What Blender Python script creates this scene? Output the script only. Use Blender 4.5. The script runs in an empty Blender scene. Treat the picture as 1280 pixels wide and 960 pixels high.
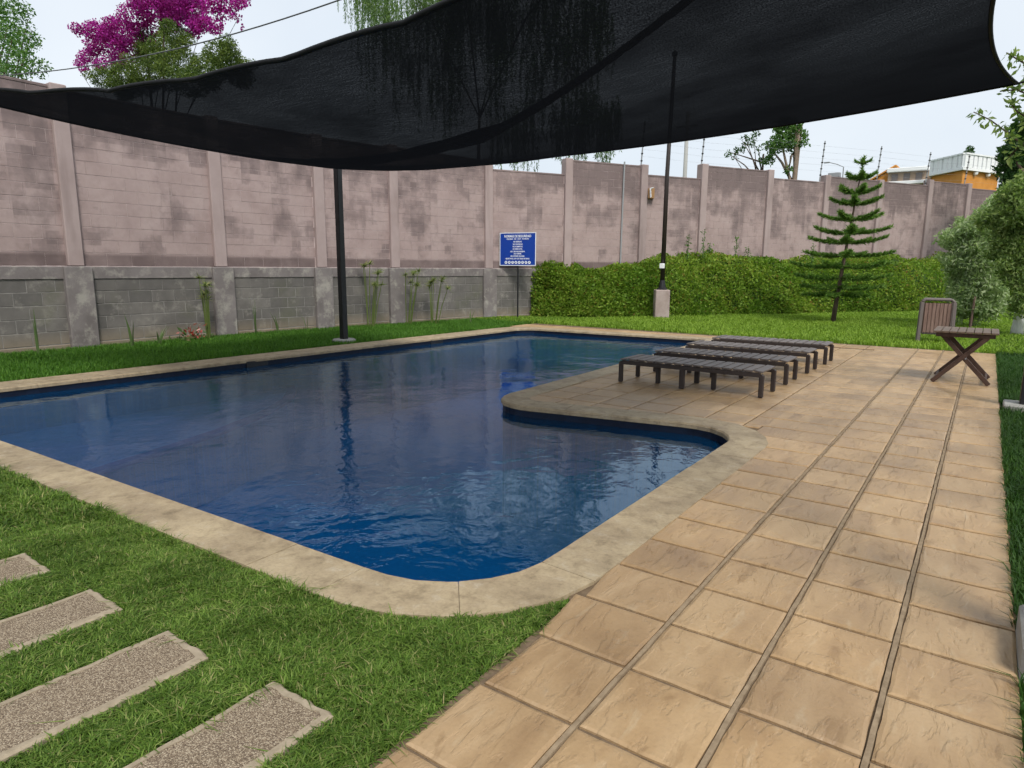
import bpy, bmesh, math, random
import numpy as np
from mathutils import Vector, Matrix, noise as mnoise
from mathutils.geometry import tessellate_polygon
random.seed(7); rng = np.random.default_rng(7)
PI = math.pi
sc = bpy.context.scene
col = sc.collection

# ------------------------------------------------------------------ camera
CAM_R = Matrix(((0.81440718, -0.10469301, 0.57077169), (0.58026635, 0.13734878, -0.80276166), (0.00564874, 0.98497446, 0.17260766)))
cam = bpy.data.cameras.new('camera'); co = bpy.data.objects.new('camera', cam); col.objects.link(co)
co.matrix_world = Matrix.Translation((0, 0, 1.6)) @ CAM_R.to_4x4()
cam.sensor_width = 36; cam.lens = 826.19 / 1280 * 36; cam.clip_end = 2000; cam.clip_start = 0.05
sc.camera = co
# ------------------------------------------------------------------ sky, sun, exposure
SUN_EL, SUN_AZ = math.radians(50), math.radians(128)
w = bpy.data.worlds.new('World'); sc.world = w; w.use_nodes = True
nt = w.node_tree; nt.nodes.clear()
sky = nt.nodes.new('ShaderNodeTexSky'); sky.sky_type = 'NISHITA'; sky.sun_disc = False
sky.sun_elevation = SUN_EL; sky.sun_rotation = SUN_AZ; sky.air_density = 1.0; sky.dust_density = 4.0; sky.ozone_density = 1.0
b1 = nt.nodes.new('ShaderNodeBackground'); b1.inputs['Strength'].default_value = 0.10
nt.links.new(sky.outputs[0], b1.inputs['Color'])
b2 = nt.nodes.new('ShaderNodeBackground'); b2.inputs['Strength'].default_value = 0.62
tc = nt.nodes.new('ShaderNodeTexCoord'); cn = nt.nodes.new('ShaderNodeTexNoise'); cr = nt.nodes.new('ShaderNodeValToRGB')
cn.inputs['Scale'].default_value = 1.7; cn.inputs['Detail'].default_value = 5; cn.inputs['Roughness'].default_value = 0.5
cr.color_ramp.elements[0].position = 0.3; cr.color_ramp.elements[0].color = (0.70, 0.78, 0.87, 1)
cr.color_ramp.elements[1].position = 0.75; cr.color_ramp.elements[1].color = (0.93, 0.97, 1.0, 1)
nt.links.new(tc.outputs['Generated'], cn.inputs['Vector']); nt.links.new(cn.outputs['Fac'], cr.inputs['Fac']); nt.links.new(cr.outputs['Color'], b2.inputs['Color'])
mx = nt.nodes.new('ShaderNodeMixShader'); mx.inputs[0].default_value = 0.85
wo = nt.nodes.new('ShaderNodeOutputWorld')
nt.links.new(b1.outputs[0], mx.inputs[1]); nt.links.new(b2.outputs[0], mx.inputs[2]); nt.links.new(mx.outputs[0], wo.inputs['Surface'])
sun = bpy.data.lights.new('sun', 'SUN'); sun.energy = 1.5; sun.angle = math.radians(16); sun.color = (1, 0.96, 0.9)
so = bpy.data.objects.new('sun', sun); col.objects.link(so)
sd = Vector((math.sin(SUN_AZ) * math.cos(SUN_EL), math.cos(SUN_AZ) * math.cos(SUN_EL), math.sin(SUN_EL)))
so.rotation_euler = sd.to_track_quat('Z', 'Y').to_euler(); so.location = (0, 0, 30)
vs = sc.view_settings; vs.view_transform = 'Standard'; vs.look = 'None'; vs.exposure = 0.82; vs.gamma = 1.0; vs.use_curve_mapping = False
sc.render.engine = 'CYCLES'
sc.cycles.max_bounces = 6; sc.cycles.transparent_max_bounces = 8; sc.cycles.diffuse_bounces = 2; sc.cycles.glossy_bounces = 2; sc.cycles.transmission_bounces = 2
sc.cycles.use_adaptive_sampling = True; sc.cycles.adaptive_threshold = 0.03
sc.cycles.caustics_reflective = False; sc.cycles.caustics_refractive = False

# ------------------------------------------------------------------ helpers
def lin(r, g, b):
    f = lambda c: ((c / 255) / 12.92 if c / 255 <= 0.04045 else ((c / 255 + 0.055) / 1.055) ** 2.4)
    return (f(r), f(g), f(b), 1)

class NM:
    """small node-material builder"""
    def __init__(s, name, rough=0.7, spec=0.3):
        s.m = bpy.data.materials.new(name); s.m.use_nodes = True
        s.t = s.m.node_tree; s.t.nodes.clear()
        s.out = s.n('OutputMaterial'); s.p = s.n('BsdfPrincipled'); s.l(s.p.outputs[0], s.out.inputs[0])
        s.p.inputs['Roughness'].default_value = rough; s.p.inputs['Specular IOR Level'].default_value = spec
        s.gc = None
    def n(s, ty): return s.t.nodes.new('ShaderNode' + ty)
    def l(s, a, b): s.t.links.new(a, b)
    def pos(s, scale=(1, 1, 1), rot=(0, 0, 0), obj=False):
        if obj: src = s.n('TexCoord').outputs['Object']
        else: src = s.n('NewGeometry').outputs['Position']
        mp = s.n('Mapping'); mp.inputs['Scale'].default_value = scale; mp.inputs['Rotation'].default_value = rot
        s.l(src, mp.inputs['Vector']); return mp.outputs[0]
    def noise(s, scale, detail=4, rough=0.55, vec=None, dist=0.0):
        x = s.n('TexNoise'); x.inputs['Scale'].default_value = scale; x.inputs['Detail'].default_value = detail
        x.inputs['Roughness'].default_value = rough; x.inputs['Distortion'].default_value = dist
        s.l(vec if vec is not None else s.pos(), x.inputs['Vector']); return x.outputs['Fac']
    def vor(s, scale, vec=None, out='Color', feature='F1'):
        x = s.n('TexVoronoi'); x.inputs['Scale'].default_value = scale; x.feature = feature
        s.l(vec if vec is not None else s.pos(), x.inputs['Vector']); return x.outputs[out]
    def ramp(s, fac, stops):
        r = s.n('ValToRGB'); e = r.color_ramp.elements
        e[0].position, e[0].color = stops[0][0], stops[0][1]
        e[1].position, e[1].color = stops[-1][0], stops[-1][1]
        for p, c in stops[1:-1]:
            q = e.new(p); q.color = c
        s.l(fac, r.inputs[0]); return r.outputs[0]
    def mix(s, fac, a, b, mode='MIX'):
        x = s.n('Mix'); x.data_type = 'RGBA'; x.blend_type = mode
        for v, i in ((fac, 0), (a, 6), (b, 7)):
            if isinstance(v, (tuple, list, float, int)): x.inputs[i].default_value = v
            else: s.l(v, x.inputs[i])
        return x.outputs[2]
    def math(s, op, a, b=None, c=None, clamp=False):
        x = s.n('Math'); x.operation = op; x.use_clamp = clamp
        for i, v in enumerate((a, b, c)):
            if v is None: continue
            if isinstance(v, (int, float)): x.inputs[i].default_value = v
            else: s.l(v, x.inputs[i])
        return x.outputs[0]
    def xyz(s):
        x = s.n('SeparateXYZ'); s.l(s.n('NewGeometry').outputs['Position'], x.inputs[0]); return x.outputs
    def base(s, c):
        if isinstance(c, tuple): s.p.inputs['Base Color'].default_value = c
        else: s.l(c, s.p.inputs['Base Color'])
        return s
    def bump(s, h, strength=0.3, dist=0.02):
        b = s.n('Bump'); b.inputs['Strength'].default_value = strength; b.inputs['Distance'].default_value = dist
        s.l(h, b.inputs['Height']); s.l(b.outputs[0], s.p.inputs['Normal']); return b.outputs[0]
    def island(s): return s.n('NewGeometry').outputs['Random Per Island']
    def objrand(s): return s.n('ObjectInfo').outputs['Random']
    def rough(s, v): s.l(v, s.p.inputs['Roughness']); return s

def W(r, g, b): return (r, g, b, 1)
def mesh_obj(name, verts, faces, mat=None, parent=None, smooth=False):
    me = bpy.data.meshes.new(name); me.from_pydata([tuple(v) for v in verts], [], faces); me.update()
    if smooth: me.polygons.foreach_set('use_smooth', [True] * len(me.polygons))
    o = bpy.data.objects.new(name, me); col.objects.link(o)
    if mat: me.materials.append(mat)
    if parent: o.parent = parent
    return o
def link(name, me, parent=None):
    o = bpy.data.objects.new(name, me); col.objects.link(o)
    if parent: o.parent = parent
    return o
def empty(name, loc=(0, 0, 0), rz=0):
    o = bpy.data.objects.new(name, None); col.objects.link(o); o.location = loc; o.rotation_euler = (0, 0, rz); o.empty_display_size = 0.2
    return o
def tag(o, label=None, cat=None, group=None, kind=None):
    if label: o['label'] = label
    if cat: o['category'] = cat
    if group: o['group'] = group
    if kind: o['kind'] = kind
    return o
def copy_tree(o, parent=None):
    c = o.copy(); col.objects.link(c); c.parent = parent
    for ch in list(o.children): copy_tree(ch, c)
    return c

class MB:
    """collects shapes into one mesh"""
    def __init__(s): s.v = []; s.f = []
    def add(s, v, f):
        k = len(s.v); s.v += [tuple(p) for p in v]; s.f += [tuple(i + k for i in q) for q in f]
    def box(s, lo, hi, bev=0.0, mat=None):
        x0, y0, z0 = lo; x1, y1, z1 = hi
        if bev <= 0:
            v = [(x0, y0, z0), (x1, y0, z0), (x1, y1, z0), (x0, y1, z0), (x0, y0, z1), (x1, y0, z1), (x1, y1, z1), (x0, y1, z1)]
            f = [(0, 3, 2, 1), (4, 5, 6, 7), (0, 1, 5, 4), (1, 2, 6, 5), (2, 3, 7, 6), (3, 0, 4, 7)]
        else:
            b = bev; v = []; idx = {}
            for sx in (0, 1):
                for sy in (0, 1):
                    for sz in (0, 1):
                        X = (x0, x1)[sx]; Y = (y0, y1)[sy]; Z = (z0, z1)[sz]
                        dx, dy, dz = (b, -b)[sx], (b, -b)[sy], (b, -b)[sz]
                        for ax in range(3):
                            p = [X + dx, Y + dy, Z + dz]; p[ax] = (X, Y, Z)[ax]
                            idx[(sx, sy, sz, ax)] = len(v); v.append(tuple(p))
            f = []
            for ax in range(3):
                o1, o2 = [a for a in range(3) if a != ax]
                for s_ in (0, 1):
                    q = []
                    for a, c in ((0, 0), (1, 0), (1, 1), (0, 1)):
                        k = [0, 0, 0]; k[ax] = s_; k[o1] = a; k[o2] = c; q.append(idx[(k[0], k[1], k[2], ax)])
                    flip = (s_ == 1) ^ (ax == 1)
                    f.append(tuple(q if flip else q[::-1]))
                for a in (0, 1):
                    for c in (0, 1):
                        q = []
                        for t, ax_ in ((0, o1), (1, o1), (1, o2), (0, o2)):
                            k = [0, 0, 0]; k[ax] = t; k[o1] = a; k[o2] = c; q.append(idx[(k[0], k[1], k[2], ax_)])
                        f.append(tuple(q))
            for sx in (0, 1):
                for sy in (0, 1):
                    for sz in (0, 1): f.append(tuple(idx[(sx, sy, sz, a)] for a in range(3)))
        if mat is not None: v = [mat @ Vector(p) for p in v]
        s.add(v, f)
    def tube(s, pts, rad, n=8, cap=True):
        pts = [Vector(p) for p in pts]; k = len(pts)
        rad = [rad] * k if isinstance(rad, (int, float)) else rad
        v = []; f = []
        for i, p in enumerate(pts):
            d = (pts[min(i + 1, k - 1)] - pts[max(i - 1, 0)])
            d = d.normalized() if d.length > 1e-9 else Vector((0, 0, 1))
            a = d.cross(Vector((0, 0, 1)) if abs(d.z) < 0.95 else Vector((1, 0, 0))).normalized(); b = d.cross(a)
            for j in range(n):
                t = 2 * PI * j / n; v.append(p + (a * math.cos(t) + b * math.sin(t)) * rad[i])
        for i in range(k - 1):
            for j in range(n):
                f.append((i * n + j, i * n + (j + 1) % n, (i + 1) * n + (j + 1) % n, (i + 1) * n + j))
        if cap: f.append(tuple(range(n))[::-1]); f.append(tuple((k - 1) * n + j for j in range(n)))
        s.add(v, f)
    def beam(s, a, b, wx, wy, up=(0, 0, 1), bev=0.0):
        a = Vector(a); b = Vector(b); d = (b - a); L = d.length; d.normalize()
        u = Vector(up); x = d.cross(u)
        if x.length < 1e-6: x = d.cross(Vector((1, 0, 0)))
        x.normalize(); y = x.cross(d)
        m = Matrix((x, y, d)).transposed().to_4x4(); m.translation = a
        s.box((-wx / 2, -wy / 2, 0), (wx / 2, wy / 2, L), bev, m)
    def prism(s, poly, z0, z1):
        n = len(poly); v = [(x, y, z0) for x, y in poly] + [(x, y, z1) for x, y in poly]
        tri = tessellate_polygon([[Vector((x, y, 0)) for x, y in poly]])
        f = [tuple(t) for t in tri] + [tuple(i + n for i in t) for t in tri]
        f += [(i, (i + 1) % n, (i + 1) % n + n, i + n) for i in range(n)]
        s.add(v, f)
    def lathe(s, prof, n=16, c=(0, 0, 0)):
        v = []; f = []
        for r, z in prof:
            for j in range(n): v.append((c[0] + r * math.cos(2 * PI * j / n), c[1] + r * math.sin(2 * PI * j / n), c[2] + z))
        for i in range(len(prof) - 1):
            for j in range(n): f.append((i * n + j, i * n + (j + 1) % n, (i + 1) * n + (j + 1) % n, (i + 1) * n + j))
        f.append(tuple(range(n))[::-1]); f.append(tuple((len(prof) - 1) * n + j for j in range(n)))
        s.add(v, f)
    def build(s, name, mat=None, parent=None, smooth=False, fix=True):
        o = mesh_obj(name, s.v, s.f, mat, parent, smooth)
        if fix:
            bm = bmesh.new(); bm.from_mesh(o.data); bmesh.ops.recalc_face_normals(bm, faces=bm.faces); bm.to_mesh(o.data); bm.free()
        return o

def np_mesh(name, V, F, mat, parent=None):
    """fast mesh: V (n,3), F (m,k) constant k"""
    me = bpy.data.meshes.new(name); n = len(V); m, k = F.shape
    me.vertices.add(n); me.vertices.foreach_set('co', np.ascontiguousarray(V, dtype=np.float32).ravel())
    me.loops.add(m * k); me.loops.foreach_set('vertex_index', np.ascontiguousarray(F, dtype=np.int32).ravel())
    me.polygons.add(m); me.polygons.foreach_set('loop_start', np.arange(0, m * k, k, dtype=np.int32))
    me.update(calc_edges=True); me.validate()
    if mat: me.materials.append(mat)
    o = bpy.data.objects.new(name, me); col.objects.link(o)
    if parent: o.parent = parent
    return o

def leaf_geo(P, size, aspect=0.5, up=0.0, nrm=None, drop=None):
    """P (n,3) leaf bases -> diamond leaves (two tris folded along the midrib)"""
    n = len(P); size = np.broadcast_to(np.asarray(size, float), (n,)) * rng.uniform(0.65, 1.35, n)
    d = rng.normal(size=(n, 3))
    if drop is not None: d = d * drop[1] + np.array([0, 0, -1.0]) * drop[0]
    if nrm is not None: d = d * 0.7 + nrm * 0.6
    d /= np.linalg.norm(d, axis=1)[:, None] + 1e-9
    r = rng.normal(size=(n, 3))
    if up: r = r * (1 - up) + np.array([0, 0, 1.0]) * up
    a = np.cross(d, r); a /= np.linalg.norm(a, axis=1)[:, None] + 1e-9
    nn = np.cross(a, d)
    L = size[:, None]; B = P; T = P + d * L; M_ = P + d * L * 0.45
    A1 = M_ + a * L * aspect * 0.5 + nn * L * 0.08; A2 = M_ - a * L * aspect * 0.5 + nn * L * 0.08
    V = np.stack([B, A1, T, A2], 1).reshape(-1, 3)
    i = np.arange(n) * 4
    F = np.stack([i, i + 1, i + 2, i, i + 2, i + 3], 1).reshape(-1, 3)
    return V, F
def leaves(name, P, size, mat, parent=None, **k):
    V, F = leaf_geo(np.asarray(P, float), size, **k); return np_mesh(name, V, F, mat, parent)

def blades(P, h, wd, lean=0.6):
    n = len(P); th = rng.uniform(0, 2 * PI, n); h = h * rng.uniform(0.55, 1.25, n); wd = wd * rng.uniform(0.7, 1.3, n)
    dx = np.stack([np.cos(th), np.sin(th), np.zeros(n)], 1); sx = np.stack([-np.sin(th), np.cos(th), np.zeros(n)], 1)
    ln = (np.abs(rng.normal(0, lean, n)) + 0.1)[:, None]
    z = np.array([0, 0, 1.0])
    m = P + (dx * ln * 0.35 + z * 0.6) * h[:, None]; t = P + (dx * ln * 1.1 + z * (1.05 - 0.25 * np.minimum(ln, 2))) * h[:, None]
    s_ = sx * wd[:, None] * 0.5
    V = np.stack([P - s_, P + s_, m + s_ * 0.8, m - s_ * 0.8, t], 1).reshape(-1, 3)
    i = np.arange(n) * 5
    F = np.stack([i, i + 1, i + 2, i, i + 2, i + 3, i + 3, i + 2, i + 4], 1).reshape(-1, 3)
    return V, F
def in_poly(x, y, poly):
    ins = np.zeros(len(x), bool); n = len(poly); j = n - 1
    for i in range(n):
        xi, yi = poly[i]; xj, yj = poly[j]
        c = ((yi > y) != (yj > y)) & (x < (xj - xi) * (y - yi) / (yj - yi + 1e-12) + xi); ins ^= c; j = i
    return ins

# ------------------------------------------------------------------ materials
M = {}
def foliage(name, stops, rough=0.55, trans=0.35, scale=0.0, dist=None, spec=0.25):
    m = NM(name, rough, spec); c = m.ramp(m.island(), stops)
    if scale:
        c = m.mix(m.ramp(m.noise(scale, 3), [(0.35, W(0, 0, 0)), (0.65, W(1, 1, 1))]), c, m.mix(1.0, c, dist or W(0.55, 0.6, 0.5), 'MULTIPLY'))
    m.base(c)
    tr = m.n('BsdfTranslucent'); m.l(m.mix(1.0, c, W(1.0, 1.15, 0.6), 'MULTIPLY'), tr.inputs[0])
    mxs = m.n('MixShader'); mxs.inputs[0].default_value = trans; m.l(m.p.outputs[0], mxs.inputs[1]); m.l(tr.outputs[0], mxs.inputs[2]); m.l(mxs.outputs[0], m.out.inputs[0])
    return m.m
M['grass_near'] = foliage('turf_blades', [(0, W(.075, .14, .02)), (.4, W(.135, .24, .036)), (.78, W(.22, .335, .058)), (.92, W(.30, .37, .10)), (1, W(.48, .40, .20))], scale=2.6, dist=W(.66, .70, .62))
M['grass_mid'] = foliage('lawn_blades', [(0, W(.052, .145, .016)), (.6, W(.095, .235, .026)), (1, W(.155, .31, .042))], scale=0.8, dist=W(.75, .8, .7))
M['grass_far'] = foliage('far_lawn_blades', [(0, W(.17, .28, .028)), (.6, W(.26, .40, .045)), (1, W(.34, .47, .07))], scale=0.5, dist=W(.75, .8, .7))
M['grass_shaded'] = foliage('shaded_border_grass_blades', [(0, W(.025, .075, .012)), (.6, W(.045, .115, .018)), (1, W(.08, .16, .03))], scale=0.8)  # dark border grass, with the shade over the strip painted into its colour
M['ivy'] = foliage('ivy_leaves', [(0, W(.14, .23, .028)), (.5, W(.24, .35, .045)), (.85, W(.33, .44, .065)), (.96, W(.30, .28, .05)), (1, W(.26, .13, .04))], scale=0.55, dist=W(.60, .75, .6), trans=.42)
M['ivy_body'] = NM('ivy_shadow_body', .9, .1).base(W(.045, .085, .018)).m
M['pine'] = foliage('pine_needles', [(0, W(.07, .155, .03)), (.6, W(.14, .265, .05)), (1, W(.26, .39, .08))], trans=0.35)
M['silver'] = foliage('silver_leaves', [(0, W(.21, .30, .13)), (.5, W(.36, .46, .23)), (.9, W(.50, .58, .34)), (1, W(.6, .66, .46))], trans=0.48)
M['silver_dark'] = foliage('olive_green_leaves', [(0, W(.12, .19, .055)), (.6, W(.23, .32, .10)), (1, W(.38, .45, .17))], trans=0.45)
M['dark_leaf'] = foliage('dark_tree_leaves', [(0, W(.025, .065, .018)), (.6, W(.05, .12, .03)), (1, W(.1, .18, .05))], trans=0.3)
M['mid_leaf'] = foliage('bright_tree_leaves', [(0, W(.05, .12, .03)), (.6, W(.10, .21, .05)), (1, W(.2, .32, .09))], trans=0.4)
M['willow'] = foliage('willow_leaves', [(0, W(.07, .13, .035)), (.6, W(.13, .23, .06)), (1, W(.24, .34, .11))], trans=0.45)
M['cypress'] = foliage('conifer_leaves', [(0, W(.07, .11, .025)), (.6, W(.14, .20, .04)), (1, W(.24, .29, .06))], trans=0.3, scale=1.1, dist=W(.5, .6, .6))
M['magenta'] = foliage('bougainvillea_bracts', [(0, W(.24, .01, .19)), (.5, W(.44, .018, .36)), (1, W(.62, .06, .52))], trans=0.45)
M['red_flower'] = foliage('red_bracts', [(0, W(.4, .03, .03)), (.6, W(.55, .10, .10)), (1, W(.6, .4, .35))], trans=0.3)
M['reed'] = foliage('reed_stalks', [(0, W(.10, .15, .04)), (.6, W(.16, .21, .06)), (1, W(.28, .27, .10))], trans=0.3)
M['spike'] = foliage('spike_leaves', [(0, W(.05, .10, .03)), (.6, W(.10, .16, .05)), (1, W(.22, .24, .09))], trans=0.2)
def bark(name, a, b):
    m = NM(name, .9, .15); v = m.pos((1, 1, .25)); h = m.noise(14, 6, .65, v); m.base(m.ramp(h, [(.3, a), (.7, b)])); m.bump(h, .6, .02); return m.m
M['bark'] = bark('bark', W(.05, .035, .025), W(.14, .105, .08))
M['pale_bark'] = bark('pale_bark', W(.16, .12, .09), W(.32, .25, .19))
M['lime_trunk'] = bark('whitewashed_trunk', W(.5, .5, .48), W(.8, .8, .78))

m = NM('lawn_soil', .95, .1); h = m.noise(9, 6, .6); g2 = m.noise(.5, 3)
m.base(m.mix(m.ramp(g2, [(.35, W(0, 0, 0)), (.65, W(1, 1, 1))]), m.ramp(h, [(.3, W(.022, .042, .010)), (.7, W(.05, .085, .02))]), m.ramp(h, [(.3, W(.03, .06, .012)), (.7, W(.065, .115, .024))])))
m.bump(h, .6, .03); M['soil'] = m.m

def deck_mat(name, c0, c1, c2, rnd=True):
    m = NM(name, .5, .5); v = m.pos((1, .33, 1), (0, 0, .75)); v2 = m.pos()
    if rnd:
        add = m.n('VectorMath'); add.operation = 'ADD'; cx = m.n('CombineXYZ'); r = m.math('MULTIPLY', m.objrand(), 37.0)
        m.l(r, cx.inputs[0]); m.l(m.math('MULTIPLY', r, 1.7), cx.inputs[1]); m.l(v, add.inputs[0]); m.l(cx.outputs[0], add.inputs[1]); v = add.outputs[0]
    big = m.noise(3.0, 5, .62, v, .5); veins = m.noise(9.5, 8, .66, v, .55); fine = m.noise(55, 4, .6, v2)
    c = m.ramp(big, [(.28, c0), (.5, c1), (.72, c2)])
    c = m.mix(m.ramp(veins, [(.34, W(1, 1, 1)), (.43, W(0, 0, 0))]), c, m.mix(1.0, c, W(.78, .75, .71), 'MULTIPLY'))
    c = m.mix(m.ramp(veins, [(.58, W(0, 0, 0)), (.72, W(.5, .5, .5))]), c, W(.52, .42, .28))
    c = m.mix(m.ramp(m.noise(1.1, 4, .6, v2), [(.42, W(0, 0, 0)), (.66, W(.8, .8, .8))]), c, m.mix(1.0, c, W(.76, .75, .75), 'MULTIPLY'))
    if rnd: c = m.mix(.6, c, m.mix(1.0, c, m.ramp(m.objrand(), [(0, W(.80, .77, .77)), (.5, W(1, .98, .95)), (1, W(1.12, 1.07, 1.0))]), 'MULTIPLY'))
    c = m.mix(m.ramp(fine, [(.3, W(.35, .35, .35)), (.55, W(0, 0, 0))]), c, m.mix(1.0, c, W(.75, .75, .75), 'MULTIPLY'))
    m.base(c); m.rough(m.ramp(big, [(.3, W(.34, .34, .34)), (.7, W(.52, .52, .52))]))
    cleft = m.noise(4.2, 7, .58, v, .35)
    stepd = m.ramp(cleft, [(.30, W(0, 0, 0)), (.36, W(.3, .3, .3)), (.45, W(.34, .34, .34)), (.475, W(.62, .62, .62)), (.56, W(.66, .66, .66)), (.60, W(1, 1, 1))])
    hh = m.math('ADD', m.math('MULTIPLY', stepd, .8), m.math('ADD', m.math('MULTIPLY', veins, .35), m.math('MULTIPLY', fine, .10))); m.bump(hh, .7, .016)
    return m.m
M['tile'] = deck_mat('stamped_tile', W(.315, .202, .105), W(.425, .286, .152), W(.495, .352, .202))
m = NM('coping_stone', .6, .4); big = m.noise(2.2, 6, .65); med = m.noise(8, 8, .7, None, .3); fin = m.noise(60, 4, .65)
c = m.ramp(big, [(.3, W(.275, .212, .135)), (.5, W(.385, .303, .193)), (.7, W(.475, .38, .242))])
c = m.mix(m.ramp(med, [(.36, W(.8, .8, .8)), (.5, W(0, 0, 0))]), c, m.mix(1.0, c, W(.62, .60, .58), 'MULTIPLY'))
c = m.mix(m.ramp(med, [(.56, W(0, 0, 0)), (.7, W(.7, .7, .7))]), c, W(.50, .43, .33))
c = m.mix(m.ramp(fin, [(.35, W(.5, .5, .5)), (.55, W(0, 0, 0))]), c, m.mix(1.0, c, W(.7, .7, .7), 'MULTIPLY'))
c = m.mix(.35, c, m.mix(1.0, c, m.ramp(m.objrand(), [(0, W(.82, .82, .82)), (1, W(1.12, 1.1, 1.06))]), 'MULTIPLY')); m.base(c)
m.bump(m.math('ADD', med, m.math('MULTIPLY', fin, .25)), .5, .012); M['coping'] = m.m
m = NM('mortar', .85, .15); h = m.noise(22, 5, .65); m.base(m.ramp(h, [(.3, W(.11, .078, .05)), (.7, W(.21, .15, .095))])); m.bump(h, .5, .01); M['mortar'] = m.m
m = NM('mortar_light', .8, .2); h = m.noise(20, 5, .65); m.base(m.ramp(h, [(.3, W(.20, .145, .09)), (.7, W(.34, .255, .165))])); m.bump(h, .5, .008); M['mortar_light'] = m.m
m = NM('concrete', .85, .2); h = m.noise(6, 6, .65); f = m.noise(60, 3); m.base(m.mix(m.ramp(f, [(.3, W(.3, .3, .3)), (.6, W(0, 0, 0))]), m.ramp(h, [(.3, W(.22, .21, .19)), (.7, W(.42, .41, .38))]), W(.2, .19, .17))); m.bump(h, .3, .01); M['concrete'] = m.m
# exposed aggregate
m = NM('aggregate', .8, .25); vc = m.vor(200); vd = m.vor(200, out='Distance')
sp = m.n('SeparateColor'); m.l(vc, sp.inputs[0])
c = m.ramp(sp.outputs[0], [(0, W(.15, .11, .072)), (.3, W(.24, .182, .122)), (.62, W(.33, .258, .175)), (.92, W(.45, .37, .265))])
c = m.mix(m.ramp(vd, [(.5, W(0, 0, 0)), (.8, W(1, 1, 1))]), c, W(.12, .085, .058)); m.base(c)
m.bump(m.math('MULTIPLY', vd, -1.0), .7, .006); M['aggregate'] = m.m
m = NM('pad_border', .85, .2); h = m.noise(18, 6, .65); m.base(m.ramp(h, [(.25, W(.23, .185, .125)), (.7, W(.39, .32, .23))])); m.bump(h, .4, .006); M['pad_border'] = m.m

def wall_mat(name, upper=True):
    m = NM(name, .88, .12); P = m.pos()
    X = m.xyz(); Z = X[2]
    fine = m.noise(9, 6, .65); big = m.noise(.7, 4, .6)
    if upper:
        c = m.ramp(m.noise(1.6, 5, .6), [(.3, W(.325, .245, .232)), (.52, W(.41, .316, .30)), (.75, W(.455, .36, .342))])
        c = m.mix(m.ramp(m.objrand(), [(0, W(.0, .0, .0)), (1, W(.28, .28, .28))]), c, W(.36, .275, .258))
        # stained patches that follow the courses, most of them high on the wall
        sn = m.n('VectorMath'); sn.operation = 'SNAP'; m.l(P, sn.inputs[0]); sn.inputs[1].default_value = (.24, .24, .25)
        wob = m.noise(1.0, 3, .55, sn.outputs[0]); wob2 = m.noise(1.25, 5, .62)
        s = m.math('ADD', m.math('MULTIPLY', wob, .46), m.math('MULTIPLY', wob2, .50))
        hi = m.math('MULTIPLY', m.math('SUBTRACT', Z, 3.2), .085, clamp=True)
        s = m.math('ADD', s, hi)
        st = m.ramp(s, [(.50, W(0, 0, 0)), (.545, W(.5, .5, .5)), (.62, W(1, 1, 1))])
        c = m.mix(m.math('MULTIPLY', st, .85), c, W(.175, .135, .132))
        # narrow run-off streaks below the coping
        stv = m.noise(3.2, 4, .6, m.pos((1, 1, .05)))
        c = m.mix(m.math('MULTIPLY', m.ramp(stv, [(.55, W(0, 0, 0)), (.75, W(1, 1, 1))]), m.math('MULTIPLY', m.math('SUBTRACT', Z, 3.6), .5, clamp=True)), c, W(.13, .105, .10))
        # dirty splash band above the ledge
        bd = m.math('SUBTRACT', 1.0, m.math('MULTIPLY', m.math('SUBTRACT', Z, 1.79), 14.0, clamp=True))
        c = m.mix(m.math('MULTIPLY', bd, m.ramp(m.noise(1.8, 4), [(.3, W(.6, .6, .6)), (.6, W(.95, .95, .95))])), c, W(.15, .112, .108))
    else:
        c = m.ramp(m.noise(1.4, 5, .6), [(.3, W(.125, .117, .108)), (.55, W(.185, .172, .158)), (.75, W(.25, .23, .205))])
        c = m.mix(m.ramp(m.objrand(), [(0, W(0, 0, 0)), (1, W(.5, .5, .5))]), c, W(.09, .086, .083))
        c = m.mix(m.ramp(m.noise(2.6, 6, .7), [(.55, W(0, 0, 0)), (.72, W(.8, .8, .8))]), c, W(.34, .32, .28))
        lo = m.math('SUBTRACT', 1.0, m.math('MULTIPLY', m.math('ADD', Z, -.05), 3.0, clamp=True))
        c = m.mix(m.math('MULTIPLY', lo, .75), c, W(.27, .215, .15))
        c = m.mix(m.ramp(m.noise(1.0, 4), [(.55, W(0, 0, 0)), (.7, W(.5, .5, .5))]), c, W(.13, .135, .085))
    c = m.mix(m.ramp(fine, [(.3, W(.4, .4, .4)), (.6, W(0, 0, 0))]), c, m.mix(1.0, c, W(.8, .8, .8), 'MULTIPLY'))
    m.base(c); m.bump(m.noise(28, 5, .65), .35, .008); return m.m
M['wall_up'] = wall_mat('painted_block', True); M['wall_low'] = wall_mat('bare_block', False)
m = NM('painted_pilaster', .85, .12); h = m.noise(1.5, 5, .6); st = m.noise(2.5, 4, .6, m.pos((1, 1, .15)))
m.base(m.mix(m.ramp(st, [(.52, W(0, 0, 0)), (.75, W(.7, .7, .7))]), m.ramp(h, [(.3, W(.34, .265, .252)), (.7, W(.42, .335, .32))]), W(.22, .165, .155))); m.bump(m.noise(20, 5), .25, .008); M['pilaster'] = m.m
m = NM('weathered_plaster', .9, .12); h = m.noise(1.8, 6, .65); m.base(m.mix(m.ramp(m.noise(3.4, 6, .7), [(.5, W(0, 0, 0)), (.66, W(.85, .85, .85))]), m.ramp(h, [(.3, W(.155, .137, .132)), (.7, W(.24, .215, .208))]), W(.36, .34, .30))); m.bump(m.noise(22, 5), .35, .01); M['plaster'] = m.m
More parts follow.
